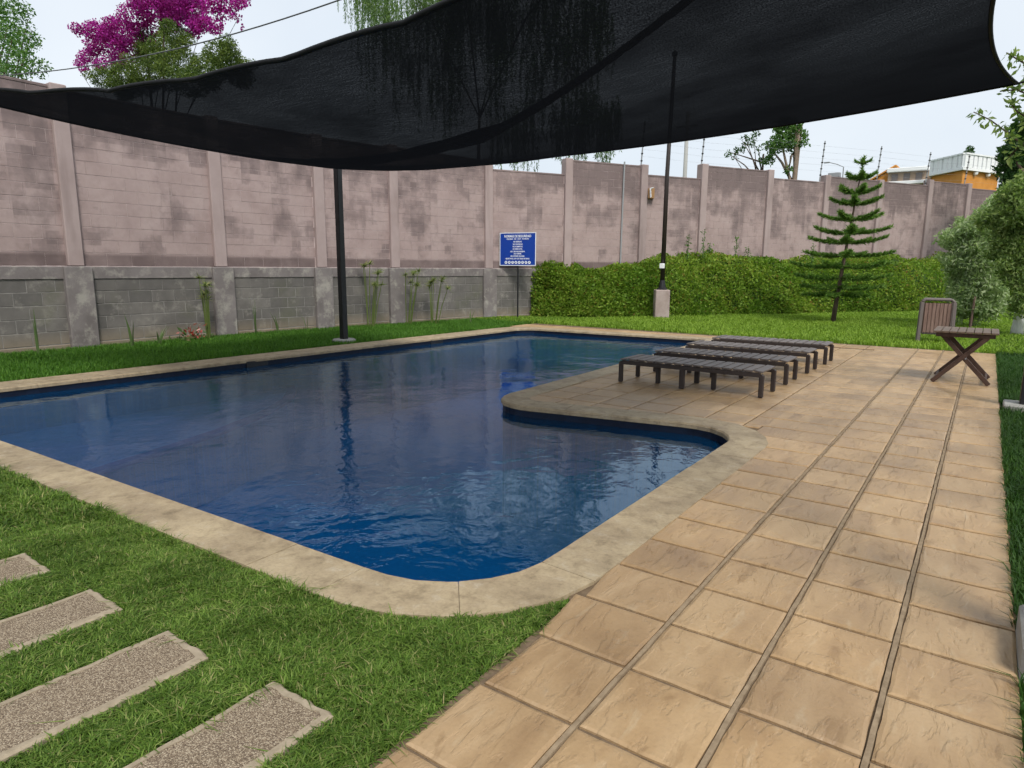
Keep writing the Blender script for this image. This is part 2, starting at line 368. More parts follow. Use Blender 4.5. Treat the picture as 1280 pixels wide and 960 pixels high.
m = NM('wall_mortar', .9, .1); h = m.noise(8, 4); m.base(m.ramp(h, [(.3, W(.40, .31, .30)), (.7, W(.56, .47, .45))])); M['wall_mortar'] = m.m
m = NM('bare_mortar', .9, .1); h = m.noise(8, 4); m.base(m.ramp(h, [(.3, W(.17, .16, .15)), (.7, W(.30, .285, .265))])); M['bare_mortar'] = m.m

# pool
m = NM('pool_tile', .35, .4)
v = m.pos(); ck = m.n('TexBrick'); ck.offset = 0; ck.inputs['Scale'].default_value = 12; ck.inputs['Brick Width'].default_value = .5; ck.inputs['Row Height'].default_value = .5
ck.inputs['Mortar Size'].default_value = .03; ck.inputs['Color1'].default_value = W(.03, .17, .42); ck.inputs['Color2'].default_value = W(.045, .22, .50); ck.inputs['Mortar'].default_value = W(.06, .18, .34)
m.l(v, ck.inputs['Vector']); m.base(m.mix(m.ramp(m.noise(.6, 3), [(.35, W(0, 0, 0)), (.7, W(.5, .5, .5))]), ck.outputs[0], W(.02, .13, .36))); M['pool_tile'] = m.m
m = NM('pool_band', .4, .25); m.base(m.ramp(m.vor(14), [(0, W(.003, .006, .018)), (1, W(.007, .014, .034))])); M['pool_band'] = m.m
m = NM('step_edge_tile', .4, .4); m.base(W(.06, .02, .22)); M['pool_edge'] = m.m
m = NM('water', .02, .5); t = m.t
fres = m.n('Fresnel'); fres.inputs['IOR'].default_value = 1.56
v1 = m.pos((1.0, 1.0, 1), (0, 0, .6))
hgt = m.math('ADD', m.math('MULTIPLY', m.noise(1.3, 2, .5, v1, .4), .62), m.math('ADD', m.math('MULTIPLY', m.noise(5.0, 3, .5, v1, .5), .25), m.math('MULTIPLY', m.noise(15, 2, .5, v1, .3), .06)))
patch = m.ramp(m.noise(.28, 2), [(.38, W(.4, .4, .4)), (.60, W(1.25, 1.25, 1.25))])
bmp = m.n('Bump'); bmp.inputs['Distance'].default_value = .038; bmp.inputs['Strength'].default_value = .75
m.l(m.math('MULTIPLY', hgt, patch), bmp.inputs['Height']); m.l(bmp.outputs[0], fres.inputs['Normal'])
gl = m.n('BsdfGlossy'); gl.inputs['Roughness'].default_value = .015; gl.inputs['Color'].default_value = W(.74, .90, 1.0); m.l(bmp.outputs[0], gl.inputs['Normal'])
trn = m.n('BsdfTransparent'); trn.inputs[0].default_value = W(.42, .74, .90)
dfw = m.n('BsdfDiffuse'); dfw.inputs[0].default_value = W(.001, .115, .34)
mb = m.n('MixShader'); mb.inputs[0].default_value = .22; m.l(trn.outputs[0], mb.inputs[1]); m.l(dfw.outputs[0], mb.inputs[2])
ms = m.n('MixShader'); m.l(fres.outputs[0], ms.inputs[0]); m.l(mb.outputs[0], ms.inputs[1]); m.l(gl.outputs[0], ms.inputs[2]); m.l(ms.outputs[0], m.out.inputs[0]); M['water'] = m.m

# shade net: woven black mesh that lets a little sky through
m = NM('shade_net', 1.0, .0); P = m.pos()
uvn = m.n('UVMap'); uvn.uv_map = 'UVMap'
def uvs(sx, sy):
    mp = m.n('Mapping'); mp.inputs['Scale'].default_value = (sx, sy, 1); m.l(uvn.outputs[0], mp.inputs[0]); return mp.outputs[0]
weave = m.noise(1.0, 3, .7, uvs(900, 330)); weave2 = m.noise(1.0, 2, .6, uvs(36, 520)); blot = m.noise(1.0, 4, .6, uvs(9, 7))
m.base(m.ramp(weave, [(.3, W(.0025, .0026, .003)), (.7, W(.006, .0064, .0075))]))
tb = m.n('BsdfTransparent'); tb.inputs[0].default_value = W(.93, .97, 1)
tl = m.n('BsdfTranslucent'); tl.inputs[0].default_value = W(.003, .0033, .004)
a1 = m.n('AddShader'); m.l(m.p.outputs[0], a1.inputs[0]); m.l(tl.outputs[0], a1.inputs[1])
op = m.math('MULTIPLY', m.ramp(weave, [(.36, W(0, 0, 0)), (.70, W(.070, .070, .075))]), m.ramp(weave2, [(.3, W(.35, .35, .35)), (.7, W(1, 1, 1))]))
op = m.math('MULTIPLY', op, m.ramp(blot, [(.33, W(.3, .3, .3)), (.62, W(1, 1, 1))]))
su = m.n('SeparateXYZ'); m.l(uvn.outputs[0], su.inputs[0])
op = m.math('MULTIPLY', op, m.ramp(su.outputs[1], [(0, W(1, 1, 1)), (.45, W(.9, .9, .9)), (.72, W(.22, .22, .22)), (1, W(.12, .12, .12))]))
ms = m.n('MixShader'); m.l(op, ms.inputs[0]); m.l(a1.outputs[0], ms.inputs[1]); m.l(tb.outputs[0], ms.inputs[2]); m.l(ms.outputs[0], m.out.inputs[0]); M['net'] = m.m
M['hem'] = NM('net_hem', .7, .2).base(W(.009, .009, .010)).m
M['steel'] = NM('steel_cable', .45, .5).base(W(.09, .09, .095)).m
m = NM('black_paint', .42, .45); h = m.noise(12, 4); m.base(m.ramp(h, [(.3, W(.007, .007, .008)), (.7, W(.016, .016, .018))])); M['black'] = m.m
m = NM('brown_pole_paint', .45, .4); m.base(W(.03, .022, .019)); M['brown_pole'] = m.m
m = NM('grey_resin_wood', .5, .4); v = m.pos((1, 1, 1), obj=True); h = m.noise(26, 4, .6, v); m.base(m.mix(.5, m.ramp(h, [(.3, W(.10, .083, .077)), (.7, W(.17, .147, .137))]), m.ramp(m.objrand(), [(0, W(.11, .092, .085)), (1, W(.17, .145, .135))]))); m.bump(h, .25, .004); M['lounger'] = m.m
m = NM('dark_leg_resin', .5, .35); m.base(W(.040, .030, .027)); M['lounger_leg'] = m.m
m = NM('table_wood', .6, .3); h = m.noise(8, 6, .6, m.pos((9, 1, 9), obj=True)); m.base(m.ramp(h, [(.3, W(.105, .072, .052)), (.7, W(.21, .155, .115))])); m.bump(h, .3, .003); M['table'] = m.m
m = NM('table_leg_wood', .6, .3); h = m.noise(10, 5, .6); m.base(m.ramp(h, [(.3, W(.045, .025, .018)), (.7, W(.10, .058, .042))])); M['table_leg'] = m.m
m = NM('panel_wood', .65, .25); h = m.noise(6, 6, .6, m.pos((6, 6, .6))); m.base(m.ramp(h, [(.3, W(.15, .09, .07)), (.7, W(.27, .18, .15))])); M['panel_wood'] = m.m
M['panel_frame'] = NM('panel_frame_paint', .6, .3).base(W(.15, .125, .115)).m
M['sign_blue'] = NM('sign_blue', .4, .4).base(W(.003, .045, .33)).m
M['sign_white'] = NM('sign_white', .5, .3).base(W(.8, .83, .88)).m
m = NM('orange_render', .9, .1); h = m.noise(1.2, 5); m.base(m.ramp(h, [(.3, W(.55, .23, .05)), (.7, W(.66, .31, .08))])); M['orange'] = m.m
M['white'] = NM('white_render', .8, .2).base(W(.86, .87, .87)).m
M['beige'] = NM('beige_render', .85, .1).base(W(.36, .27, .20)).m
M['glass'] = NM('dark_glass', .1, .5).base(W(.13, .11, .10)).m
M['galv'] = NM('galvanised', .5, .5).base(W(.30, .31, .32)).m
M['grey_pole'] = NM('concrete_pole', .8, .2).base(W(.38, .38, .36)).m
M['box_orange'] = NM('rusty_box', .7, .3).base(W(.35, .20, .09)).m
m = NM('pedestal_render', .85, .15); h = m.noise(4, 6); m.base(m.ramp(h, [(.3, W(.30, .23, .205)), (.7, W(.44, .36, .33))])); M['pedestal'] = m.m

# ------------------------------------------------------------------ pool outline
def fillet(pts, radii, n=9):
    out = []; k = len(pts)
    for i, (p, r) in enumerate(zip(pts, radii)):
        p = Vector(p); a = (Vector(pts[i - 1]) - p).normalized(); b = (Vector(pts[(i + 1) % k]) - p).normalized()
        if r <= 0: out.append(p); continue
        ang = a.angle(b); t = r / math.tan(ang / 2); c = p + (a + b).normalized() * (r / math.sin(ang / 2))
        s_, e_ = p + a * t - c, p + b * t - c
        a0 = math.atan2(s_.y, s_.x); d = math.atan2(e_.y, e_.x) - a0
        while d > PI: d -= 2 * PI
        while d < -PI: d += 2 * PI
        for j in range(n + 1): out.append(c + Vector((math.cos(a0 + d * j / n), math.sin(a0 + d * j / n))) * r)
    return out
POOL = [(-10.5, 1.96), (-1.83, 2.29), (-1.83, 6.74), (-4.87, 6.20), (-5.12, 15.12), (-10.18, 14.86)]
outline = fillet(POOL, [.5, .68, .55, .55, .3, .55])
def resample(pl, step):
    pts = []; n = len(pl)
    for i in range(n):
        a, b = pl[i], pl[(i + 1) % n]; L = (b - a).length; k = max(1, int(round(L / step)))
        for j in range(k): pts.append(a + (b - a) * j / k)
    return pts
def normals(pl):
    n = len(pl); o = []
    for i in range(n):
        d = (pl[(i + 1) % n] - pl[i - 1]).normalized(); o.append(Vector((d.y, -d.x)))
    return o   # outward for counter-clockwise outline
fine = resample(outline, .05); fn = normals(fine)
def cop_w(p):
    t = min(1, max(0, (-9.7 - p.x) / .6)); return .335 + .22 * t
outer = [p + nn * cop_w(p) for p, nn in zip(fine, fn)]

# ------------------------------------------------------------------ ground (one sheet to the horizon, with the pool cut out)
hole = [p + nn * .12 for p, nn in zip(fine, fn)]
def flat_with_hole(name, out, hole_, z, mat):
    polys = [[Vector((x, y, 0)) for x, y in out], [Vector((p.x, p.y, 0)) for p in hole_][::-1]]
    tri = tessellate_polygon(polys); v = [(p.x, p.y, z) for pl in polys for p in pl]
    o = mesh_obj(name, v, [tuple(t) for t in tri], mat)
    bm = bmesh.new(); bm.from_mesh(o.data)
    for f in bm.faces:
        f.normal_update()
        if f.normal.z < 0: f.normal_flip()
    bm.to_mesh(o.data); bm.free(); return o
hole_s = hole[::6]
g = flat_with_hole('lawn', [(-600, -300), (600, -300), (600, 900), (-600, 900)], hole_s, -.02, M['soil']); tag(g, kind='structure')

# ------------------------------------------------------------------ swimming pool
pool = empty('swimming_pool', (-6, 8, 0))
tag(pool, 'L-shaped blue tiled swimming pool with rounded corners and stone coping', 'swimming pool')
def pchild(o): o.parent = pool; o.matrix_parent_inverse = Matrix.Translation((-6, 8, 0)).inverted(); return o
WZ = -.13
n = len(fine)
v = [(p.x, p.y, 0) for p in fine] + [(p.x, p.y, -.24) for p in fine] + [(p.x, p.y, -1.5) for p in fine]
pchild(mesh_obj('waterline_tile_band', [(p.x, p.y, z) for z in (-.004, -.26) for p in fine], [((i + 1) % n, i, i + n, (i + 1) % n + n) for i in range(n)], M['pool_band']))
pchild(mesh_obj('pool_wall', [(p.x, p.y, z) for z in (-.26, -1.5) for p in fine], [((i + 1) % n, i, i + n, (i + 1) % n + n) for i in range(n)], M['pool_tile']))
def cap(name, poly, z, mat):
    tri = tessellate_polygon([[Vector((p[0], p[1], 0)) for p in poly]])
    o = mesh_obj(name, [(p[0], p[1], z) for p in poly], [tuple(t) for t in tri], mat)
    bm = bmesh.new(); bm.from_mesh(o.data)
    for f in bm.faces:
        f.normal_update()
        if f.normal.z < 0: f.normal_flip()
    bm.to_mesh(o.data); bm.free(); return o
out_s = [(p.x, p.y) for p in outline]
pchild(cap('pool_floor', out_s, -1.5, M['pool_tile']))
# curved shallow shelf in the far left corner of the basin
arc = [(-7.35, 2.05), (-7.62, 2.9), (-7.9, 3.8), (-8.25, 4.8), (-8.75, 5.8), (-9.35, 6.65), (-9.95, 7.2), (-10.42, 7.5)]
sh = MB(); sh.prism(arc + [(-10.46, 2.3), (-10.2, 2.02)], -1.49, -.62); pchild(sh.build('shallow_shelf', M['pool_tile']))
eb = MB()
for (x0, y0), (x1, y1) in zip(arc[:-1], arc[1:]): eb.beam((x0, y0, -.60), (x1, y1, -.60), .16, .05)
pchild(eb.build('shelf_edge_tile', M['pool_edge']))
# corner entry steps, near right
for k, (d, z) in enumerate(((.95, -.38), (1.35, -.66), (1.75, -.94))):
    st = MB(); st.prism([(-1.86 - d * 1.25, 2.32), (-2.2, 2.34), (-1.98, 2.44), (-1.87, 2.7), (-1.86, 2.3 + d)], -1.48 + .01 * k, z); pchild(st.build('entry_step', M['pool_tile']))
    sb = MB(); sb.beam((-1.86 - d * 1.25, 2.32, z + .004), (-1.86, 2.3 + d, z + .004), .08, .02); pchild(sb.build('step_nosing', M['pool_edge']))
# skimmer mouths in the far wall
for y in (6.6, 11.2):
    k = MB(); xx = -10.49 + (y - 1.96) / 12.9 * .31; k.box((xx, y, -.14), (xx + .02, y + .42, -.03), .004); pchild(k.build('skimmer_mouth', M['black']))
# coping slabs, one by one
slabs = []; acc = 0; cur = [0]
for i in range(1, n + 1):
    acc += (fine[i % n] - fine[i - 1]).length; cur.append(i)
    if acc >= .52: slabs.append(cur); cur = [i]; acc = 0
if len(cur) > 2: slabs.append(cur)
for s_ in slabs:
    q = []; 
    for t_, (ins, zz) in enumerate(((0, 1), )): pass
    idx = [i % n for i in s_]
    if len(idx) > 6:
        keep = sorted(set([0, len(idx) - 1] + list(range(0, len(idx), 3)))); idx = [idx[i] for i in keep]
    inn = [fine[i] - fn[i] * .022 for i in idx]; ou = [outer[i] for i in idx]
    inb = [fine[i] - fn[i] * .008 for i in idx]
    d0 = (inn[1] - inn[0]).normalized() * .0018; d1 = (inn[-1] - inn[-2]).normalized() * .0018
    for a in (inn, ou, inb): a[0] = a[0] + d0; a[-1] = a[-1] - d1
    k = len(idx); dz = random.uniform(-.0015, .0015)
    rows = [[(p.x, p.y, -.05) for p in inn], [(p.x, p.y, -.012) for p in inn], [(p.x, p.y, .004 + dz) for p in inb], [(p.x, p.y, .004 + dz) for p in ou], [(p.x, p.y, -.05) for p in ou]]
    V = [p for r in rows for p in r]; F = []
    for r in range(4):
        for j in range(k - 1): F.append((r * k + j, r * k + j + 1, (r + 1) * k + j + 1, (r + 1) * k + j))
    F.append((4 * k, 0 + 0, k, 2 * k, 3 * k)); F.append((4 * k + k - 1, 4 * k - 1, 3 * k - 1, 2 * k - 1, k - 1))
    for j in range(k - 1): F.append((4 * k + j, 4 * k + j + 1, j + 1, j))
    b = MB(); b.add(V, F); pchild(b.build('coping_slab', M['coping']))
pchild(mesh_obj('coping_bed', [(p.x + q.x * a, p.y + q.y * a, -.006) for a in (-.006, .3) for p, q in zip(fine, fn)], [(i, (i + 1) % n, (i + 1) % n + n, i + n) for i in range(n)], M['pad_border']))
# water
wt = cap('water', out_s, WZ, M['water']); tag(wt, kind='structure')

# ------------------------------------------------------------------ deck of stamped tiles
deck_poly = [(-1.46, -2), (.275, -2), (.275, 16.12), (-10.85, 16.42), (-10.85, 15.0), (-9.9, 14.96), (-5.2, 15.2), (-5.0, 14.9), (-4.80, 6.95), (-4.6, 6.40), (-2.3, 6.8), (-1.76, 6.4), (-1.76, 2.9), (-1.5, 2.62)]
base = MB(); base.prism(deck_poly, -.2, -.013); deck = base.build('deck', M['mortar']); tag(deck, kind='structure')
def clip(poly, a, b):
    """keep the left side of a->b"""
    out = []; a = Vector(a); b = Vector(b); d = b - a
    side = lambda p: d.x * (p[1] - a.y) - d.y * (p[0] - a.x)
    for i in range(len(poly)):
        p, q = poly[i - 1], poly[i]; sp_, sq = side(p), side(q)
        if (sp_ >= 0) != (sq >= 0):
            t = sp_ / (sp_ - sq); out.append((p[0] + (q[0] - p[0]) * t, p[1] + (q[1] - p[1]) * t))
        if sq >= 0: out.append(q)
    return out
def tile_mesh(poly, name='tile'):
    ring = []
    for i in range(len(poly)):
        a, b = Vector(poly[i]), Vector(poly[(i + 1) % len(poly)]); L = (b - a).length; k = max(1, int(L / .075)); d = (b - a).normalized() if L > 0 else Vector((1, 0)); nn = Vector((d.y, -d.x))
        for j in range(k): ring.append(a + (b - a) * j / k + nn * random.uniform(-.0035, .002) * (1 if j else .5))
    c = sum(ring, Vector((0, 0))) / len(ring); m_ = len(ring)
    t = random.uniform(-.0015, .0015); tx = random.uniform(-.004, .004); ty = random.uniform(-.004, .004)
    zf = lambda p: t + (p.x - c.x) * tx + (p.y - c.y) * ty
    inner = [c + (p - c) * (1 - .016 / max((p - c).length, .02)) for p in ring]
    V = [(p.x - c.x, p.y - c.y, -.03) for p in ring] + [(p.x - c.x, p.y - c.y, -.005) for p in ring] + [(p.x - c.x, p.y - c.y, zf(p)) for p in inner] + [(0, 0, t)]
    F = []
    for r in range(2):
        for j in range(m_): F.append((r * m_ + j, r * m_ + (j + 1) % m_, (r + 1) * m_ + (j + 1) % m_, (r + 1) * m_ + j))
    for j in range(m_): F.append((2 * m_ + j, 2 * m_ + (j + 1) % m_, 3 * m_))
    me = bpy.data.meshes.new(name); me.from_pydata(V, [], F); me.materials.append(M['tile']); me.update(); return me, c
def area(p): return abs(sum(p[i - 1][0] * p[i][1] - p[i][0] * p[i - 1][1] for i in range(len(p)))) / 2
XL = [-1.49, -1.035, -.60, -.165, .27]
xx = -1.49
pen = [-1.49]
while xx > -10.9: xx -= .44; pen.append(xx)
rows = [2.28 + .4275 * k for k in range(-4, 33)]
full = {}
far_tiles = MB()
ntile = 0
for r, (y0, y1) in enumerate(zip(rows[:-1], rows[1:])):
    for c_ in range(4):
        x0, x1 = XL[c_], XL[c_ + 1]; gx = .0145 if c_ else .009
        g1 = .0145 if c_ < 3 else .006
        x0_ = x0 + gx if c_ else (x0 + .005 if y0 > 2.6 else -1.455 + random.uniform(-.01, .01))
        poly = [(x0_, y0 + .009), (x1 - g1, y0 + .009), (x1 - g1, y1 - .009), (x0_, y1 - .009)]
        if c_ == 0 and y1 > 2.62: poly[0] = (-1.75 if y0 > 2.9 else -1.47, poly[0][1]); poly[3] = (-1.75 if y0 > 2.9 else -1.52, poly[3][1])
        poly = clip(poly, (.27, 16.10), (-10.85, 16.40))
        if len(poly) < 3: continue
        if c_ == 0 and y0 > 2.9:   # the coping hides the left end; keep the visible joint at x=-1.49
            poly = clip(clip(poly, (-1.75, 20), (-1.75, 0)), (-1.6, 0), (-1.6, 30)) if False else poly
        me, c = tile_mesh(poly); o = link('tile', me, deck); o.location = (c.x, c.y, 0); ntile += 1
    for a, b in zip(pen[:-1], pen[1:]):
        if y1 < 6.3: continue
        poly = [(b + .006, y0 + .0085), (a - .008, y0 + .0085), (a - .008, y1 - .0085), (b + .008, y1 - .0085)]
        if a == -1.49: poly = [(p[0] if p[0] < -1.7 else -1.765, p[1]) for p in poly] if y0 < 6.75 else poly
        poly = clip(poly, (.27, 16.10), (-10.85, 16.40))
        if a > -4.8 and y0 < 14.9:
            poly = clip(poly, (-4.9, 6.34), (-1.6, 6.90))
            poly = clip(poly, (-5.0, 15.2), (-4.75, 6.2))
        else:
            poly = clip(poly, (-10.9, 14.98), (-4.7, 15.22))
            poly = clip(poly, (-10.80, 20), (-10.80, 0))
        if len(poly) < 3 or area(poly) < .01: continue
        if y0 > 14.8 and a < -4.6:
            me, c = tile_mesh(poly); far_tiles.add([(q.co.x + c.x, q.co.y + c.y, q.co.z) for q in me.vertices], [tuple(p.vertices) for p in me.polygons]); bpy.data.meshes.remove(me)
        elif y0 > 6.3:
            me, c = tile_mesh(poly); o = link('tile', me, deck); o.location = (c.x, c.y, 0); ntile += 1
for xj in XL[1:4]:
    k = MB(); V = []; N_ = 150
    for i in range(N_ + 1):
        y = .7 + 15.4 * i / N_; a_ = xj - .0105 + random.uniform(-.0025, .0025); b_ = xj + .0105 + random.uniform(-.0025, .0025); V += [(a_, y, -.02), (a_ + .002, y, -.0015), (b_ - .002, y, -.0015), (b_, y, -.02)]
    k.add(V, [(i * 4 + j, i * 4 + j + 1, i * 4 + j + 5, i * 4 + j + 4) for i in range(N_) for j in range(3)]); k.build('mortar_strip', M['mortar_light'], deck)
o = far_tiles.build('far_tile_rows', M['tile'], deck); o['kind'] = 'stuff'

# ------------------------------------------------------------------ stepping pads
PADS = [(-2.12, -1.765, .28, 1.385), (-2.825, -2.475, .30, 1.325), (-3.515, -3.18, .32, 1.30), (-4.275, -3.90, .34, 1.27)]
PADL = ['exposed-aggregate stepping slab nearest the paved deck', 'second exposed-aggregate stepping slab from the paved deck', 'third exposed-aggregate stepping slab from the paved deck', 'leftmost exposed-aggregate stepping slab, farthest from the paved deck']
for (x0, x1, y0, y1), lb in zip(PADS, PADL):
    e = empty('stepping_slab', ((x0 + x1) / 2, (y0 + y1) / 2, -.008)); tag(e, lb, 'stepping slab', 'stepping slabs in the near lawn')
    hx, hy = (x1 - x0) / 2, (y1 - y0) / 2
    k = 10; ring = []
    for (ax, ay), (bx_, by_) in zip([(-hx, -hy), (hx, -hy), (hx, hy), (-hx, hy)], [(hx, -hy), (hx, hy), (-hx, hy), (-hx, -hy)]):
        for j in range(k): ring.append((ax + (bx_ - ax) * j / k + random.uniform(-.008, .008), ay + (by_ - ay) * j / k + random.uniform(-.008, .008)))
    m_ = len(ring); ins = [(x * (hx - .034) / hx + random.uniform(-.005, .005), y * (hy - .034) / hy + random.uniform(-.005, .005)) for x, y in ring]
    mid = [(x * (hx - .01) / hx, y * (hy - .01) / hy) for x, y in ring]
    b = MB(); V = [(x, y, -.06) for x, y in ring] + [(x, y, .004) for x, y in ring] + [(x, y, .012) for x, y in mid] + [(x, y, .012) for x, y in ins] + [(x, y, .0) for x, y in ins]
    b.add(V, [(r * m_ + j, r * m_ + (j + 1) % m_, (r + 1) * m_ + (j + 1) % m_, (r + 1) * m_ + j) for r in range(4) for j in range(m_)])
    b.build('border', M['pad_border'], e)
    b = MB(); b.prism([(x * 1.004, y * 1.002) for x, y in ins], -.03, .009); b.build('pebble_face', M['aggregate'], e)

# ------------------------------------------------------------------ boundary wall
wall = empty('boundary_wall', (-13.06, 17.0, 0))
tag(wall, 'tall stained pink block wall with pilasters, bare grey base at left', 'wall')
wpi = Matrix.Translation((-13.06, 17.0, 0)).inverted()
def wchild(o): o.parent = wall; o.matrix_parent_inverse = wpi; return o
d30 = Vector((.5, .8660)); K = Vector((-13.10, 17.05))
nodes = [(-14.45, -.2), (-14.50, 2.75), (-14.55, 5.72), (-14.50, 8.72), (-14.20, 11.35), (-13.80, 13.6), tuple(K)]
for s_ in (2.87, 5.87, 8.5, 11.7, 14.75, 17.9, 21.1, 23.8, 26.6, 29.5, 32.4): nodes.append(tuple(K + d30 * s_))
tops = [4.9, 4.9, 4.86, 4.86, 4.86, 4.9, 4.66, 5.13, 4.85, 5.33, 5.08, 5.32, 5.30, 5.50, 5.34, 5.4, 5.4]
CH, CL = .25, .47
blocks = []     # (distance, matrix, size, upper)
core = MB(); corelow = MB()
for i, (a, b) in enumerate(zip(nodes[:-1], nodes[1:])):
    a = Vector(a); b = Vector(b); L = (b - a).length; d = (b - a) / L; nn = Vector((d.y, -d.x)); top = tops[i]
    mt = Matrix(((d.x, -nn.x, 0, a.x), (d.y, -nn.y, 0, a.y), (0, 0, 1, 0), (0, 0, 0, 1)))   # local: x along, -y towards the pool side
    ct = MB(); ct.box((0, .0035, 1.56), (L, .17, top - .05), 0, mt); core.v and None
    core.add(ct.v, ct.f)
    ct = MB(); ct.box((0, -.047, -.1), (L, .16, 1.5), 0, mt); corelow.add(ct.v, ct.f)
    # cap course and ledge beam
    cb = MB(); cb.box((.12, -.012, top - .06), (L - .12, .185, top), .012, mt); wchild(cb.build('cap_course', M['wall_up']))
    cb = MB(); cb.box((.2, -.075, 1.34), (L - .2, .03, 1.585), .012, mt); wchild(cb.build('ledge_beam', M['plaster']))
    # courses
    z = 1.60; r = 0
    while z < top - .08:
        hh = min(CH, top - .06 - z); off = (r % 2) * CL / 2; x = .13 - off
        while x < L - .13:
            x0 = max(x, .13); x1 = min(x + CL, L - .13)
            if x1 - x0 > .05:
                c = mt @ Vector(((x0 + x1) / 2, 0, z + hh / 2)); blocks.append((c.length, mt, (x0 + .003, x1 - .003, z + .003, z + hh - .004), True))
            x += CL
        z += CH; r += 1
    z = 0.10; r = 0
    while z < 1.33:
        hh = min(CH, 1.335 - z); off = (r % 2) * CL / 2; x = .22 - off
        while x < L - .22:
            x0 = max(x, .22); x1 = min(x + CL, L - .22)
            if x1 - x0 > .05:
                c = mt @ Vector(((x0 + x1) / 2, 0, z + hh / 2)); blocks.append((c.length, mt, (x0 + .005, x1 - .005, z + .005, z + hh - .006), False))
            x += CL
        z += CH; r += 1
    fb = MB(); fb.box((.2, -.065, -.1), (L - .2, .02, .09), .012, mt); wchild(fb.build('footing', M['wall_low']))
wchild(core.build('wall_core', M['wall_mortar'])); wchild(corelow.build('base_core', M['bare_mortar']))
def seen(mt, q):
    c = mt @ Vector(((q[0] + q[1]) / 2, 0, (q[2] + q[3]) / 2)); k = CAM_R.transposed() @ (c - Vector((0, 0, 1.6)))
    if k.z > -.5: return False
    px = 640 - 826.19 * k.x / k.z; py = 480 + 826.19 * k.y / k.z
    lim = 130 + .19 * px - .00003 * px * px if px < 420 else 200
    return -25 < px < 1250 and py > lim - 12
vis = sorted([b for b in blocks if seen(b[1], b[2])], key=lambda b: b[0]); near = vis[:298]; nid = {id(b) for b in near}
rest_u = MB(); rest_l = MB()
for b in blocks:
    _, mt, (x0, x1, z0, z1), up = b; jy = random.uniform(-.004, .003)
    k = MB()
    y0 = -.002 + jy * .6 if up else -.052 + jy
    if id(b) in nid:
        cx, cz = (x0 + x1) / 2, (z0 + z1) / 2
        k.box((x0 - cx, y0, z0 - cz), (x1 - cx, y0 + .09, z1 - cz), .003 if up else .006)
        o = k.build('block', M['wall_up'] if up else M['wall_low'], None, fix=True)
        o.matrix_world = mt @ Matrix.Translation((cx, 0, cz)); mw = o.matrix_world.copy(); wchild(o); o.matrix_basis = mw
    else:
        k.box((x0, y0, z0), (x1, y0 + .09, z1), .003 if up else .006, mt); (rest_u if up else rest_l).add(k.v, k.f)
o = wchild(rest_u.build('far_painted_blocks', M['wall_up'])); o['kind'] = 'stuff'
o = wchild(rest_l.build('far_bare_blocks', M['wall_low'])); o['kind'] = 'stuff'
for i, p in enumerate(nodes):
    p = Vector(p); a = Vector(nodes[max(i - 1, 0)]); b = Vector(nodes[min(i + 1, len(nodes) - 1)]); d = (b - a).normalized(); nn = Vector((d.y, -d.x))
    mt = Matrix(((d.x, -nn.x, 0, p.x), (d.y, -nn.y, 0, p.y), (0, 0, 1, 0), (0, 0, 0, 1)))
    tp = max(tops[max(i - 1, 0)], tops[min(i, len(tops) - 1)]) + .03
    k = MB(); k.box((-.14, -.10, 1.592), (.14, .22, tp), .015, mt); wchild(k.build('pilaster', M['pilaster']))
    k = MB(); k.box((-.25, -.17, -.1), (.25, .2, 1.588), .018, mt); wchild(k.build('pilaster_base', M['plaster']))

# ------------------------------------------------------------------ ivy hedge in front of the far wall
hp = [(-12.15, 18.15), (-11.2, 18.75), (-9.8, 19.75), (-8.7, 21.3), (-7.0, 23.6), (-5.0, 26.4), (-2.3, 30.2), (1.5, 35.6), (4.5, 40)]
prof = [(0, 0), (.10, .36), (.26, .85), (.5, 1.36), (.85, 1.76), (1.3, 2.0), (1.9, 2.1), (2.7, 2.1)]
def hedge_pt(s, t):
    s = max(0, min(.9999, s)) * (len(hp) - 1); i = int(s); f = s - i
    a, b = Vector(hp[i]), Vector(hp[i + 1]); p = a + (b - a) * f; d = (b - a).normalized()
    d2 = (Vector(hp[min(i + 2, len(hp) - 1)]) - b).normalized() if i + 2 < len(hp) else d
    d = d.lerp(d2, f).normalized(); nn = Vector((-d.y, d.x))
    t = max(0, min(.9999, t)) * (len(prof) - 1); j = int(t); g_ = t - j
    o_ = prof[j][0] + (prof[j + 1][0] - prof[j][0]) * g_; z = prof[j][1] + (prof[j + 1][1] - prof[j][1]) * g_
    grow = min(1, .25 + s / 2.2); o_ *= grow; z *= (.83 + .024 * s)
    q = Vector((p.x + nn.x * o_, p.y + nn.y * o_, z))
    n1 = mnoise.noise(q * .5) * .42 + mnoise.noise(q * 1.7) * .16
    out = Vector((-nn.x, -nn.y, .45)).normalized() if t < 4.5 else Vector((-nn.x * .2, -nn.y * .2, 1)).normalized()
    return q + out * n1, out
hedge = empty('ivy_hedge', (-7, 23.6, 0)); tag(hedge, 'long green ivy-covered bank along the foot of the far wall', 'hedge')
hpi = Matrix.Translation((-7, 23.6, 0)).inverted()
NS, NT = 90, 16; V = []
for i in range(NS + 1):
    for j in range(NT + 1):
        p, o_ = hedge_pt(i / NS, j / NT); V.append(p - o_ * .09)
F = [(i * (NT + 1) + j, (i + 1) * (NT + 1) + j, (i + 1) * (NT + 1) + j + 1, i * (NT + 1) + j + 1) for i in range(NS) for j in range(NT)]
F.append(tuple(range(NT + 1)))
o = mesh_obj('shadow_filler', V, F, M['ivy_body'], hedge, True); o.matrix_parent_inverse = hpi  # solid filler behind the leaves; shade in the gaps put into its dark green
NL = 78000; P = np.zeros((NL, 3)); NR = np.zeros((NL, 3))
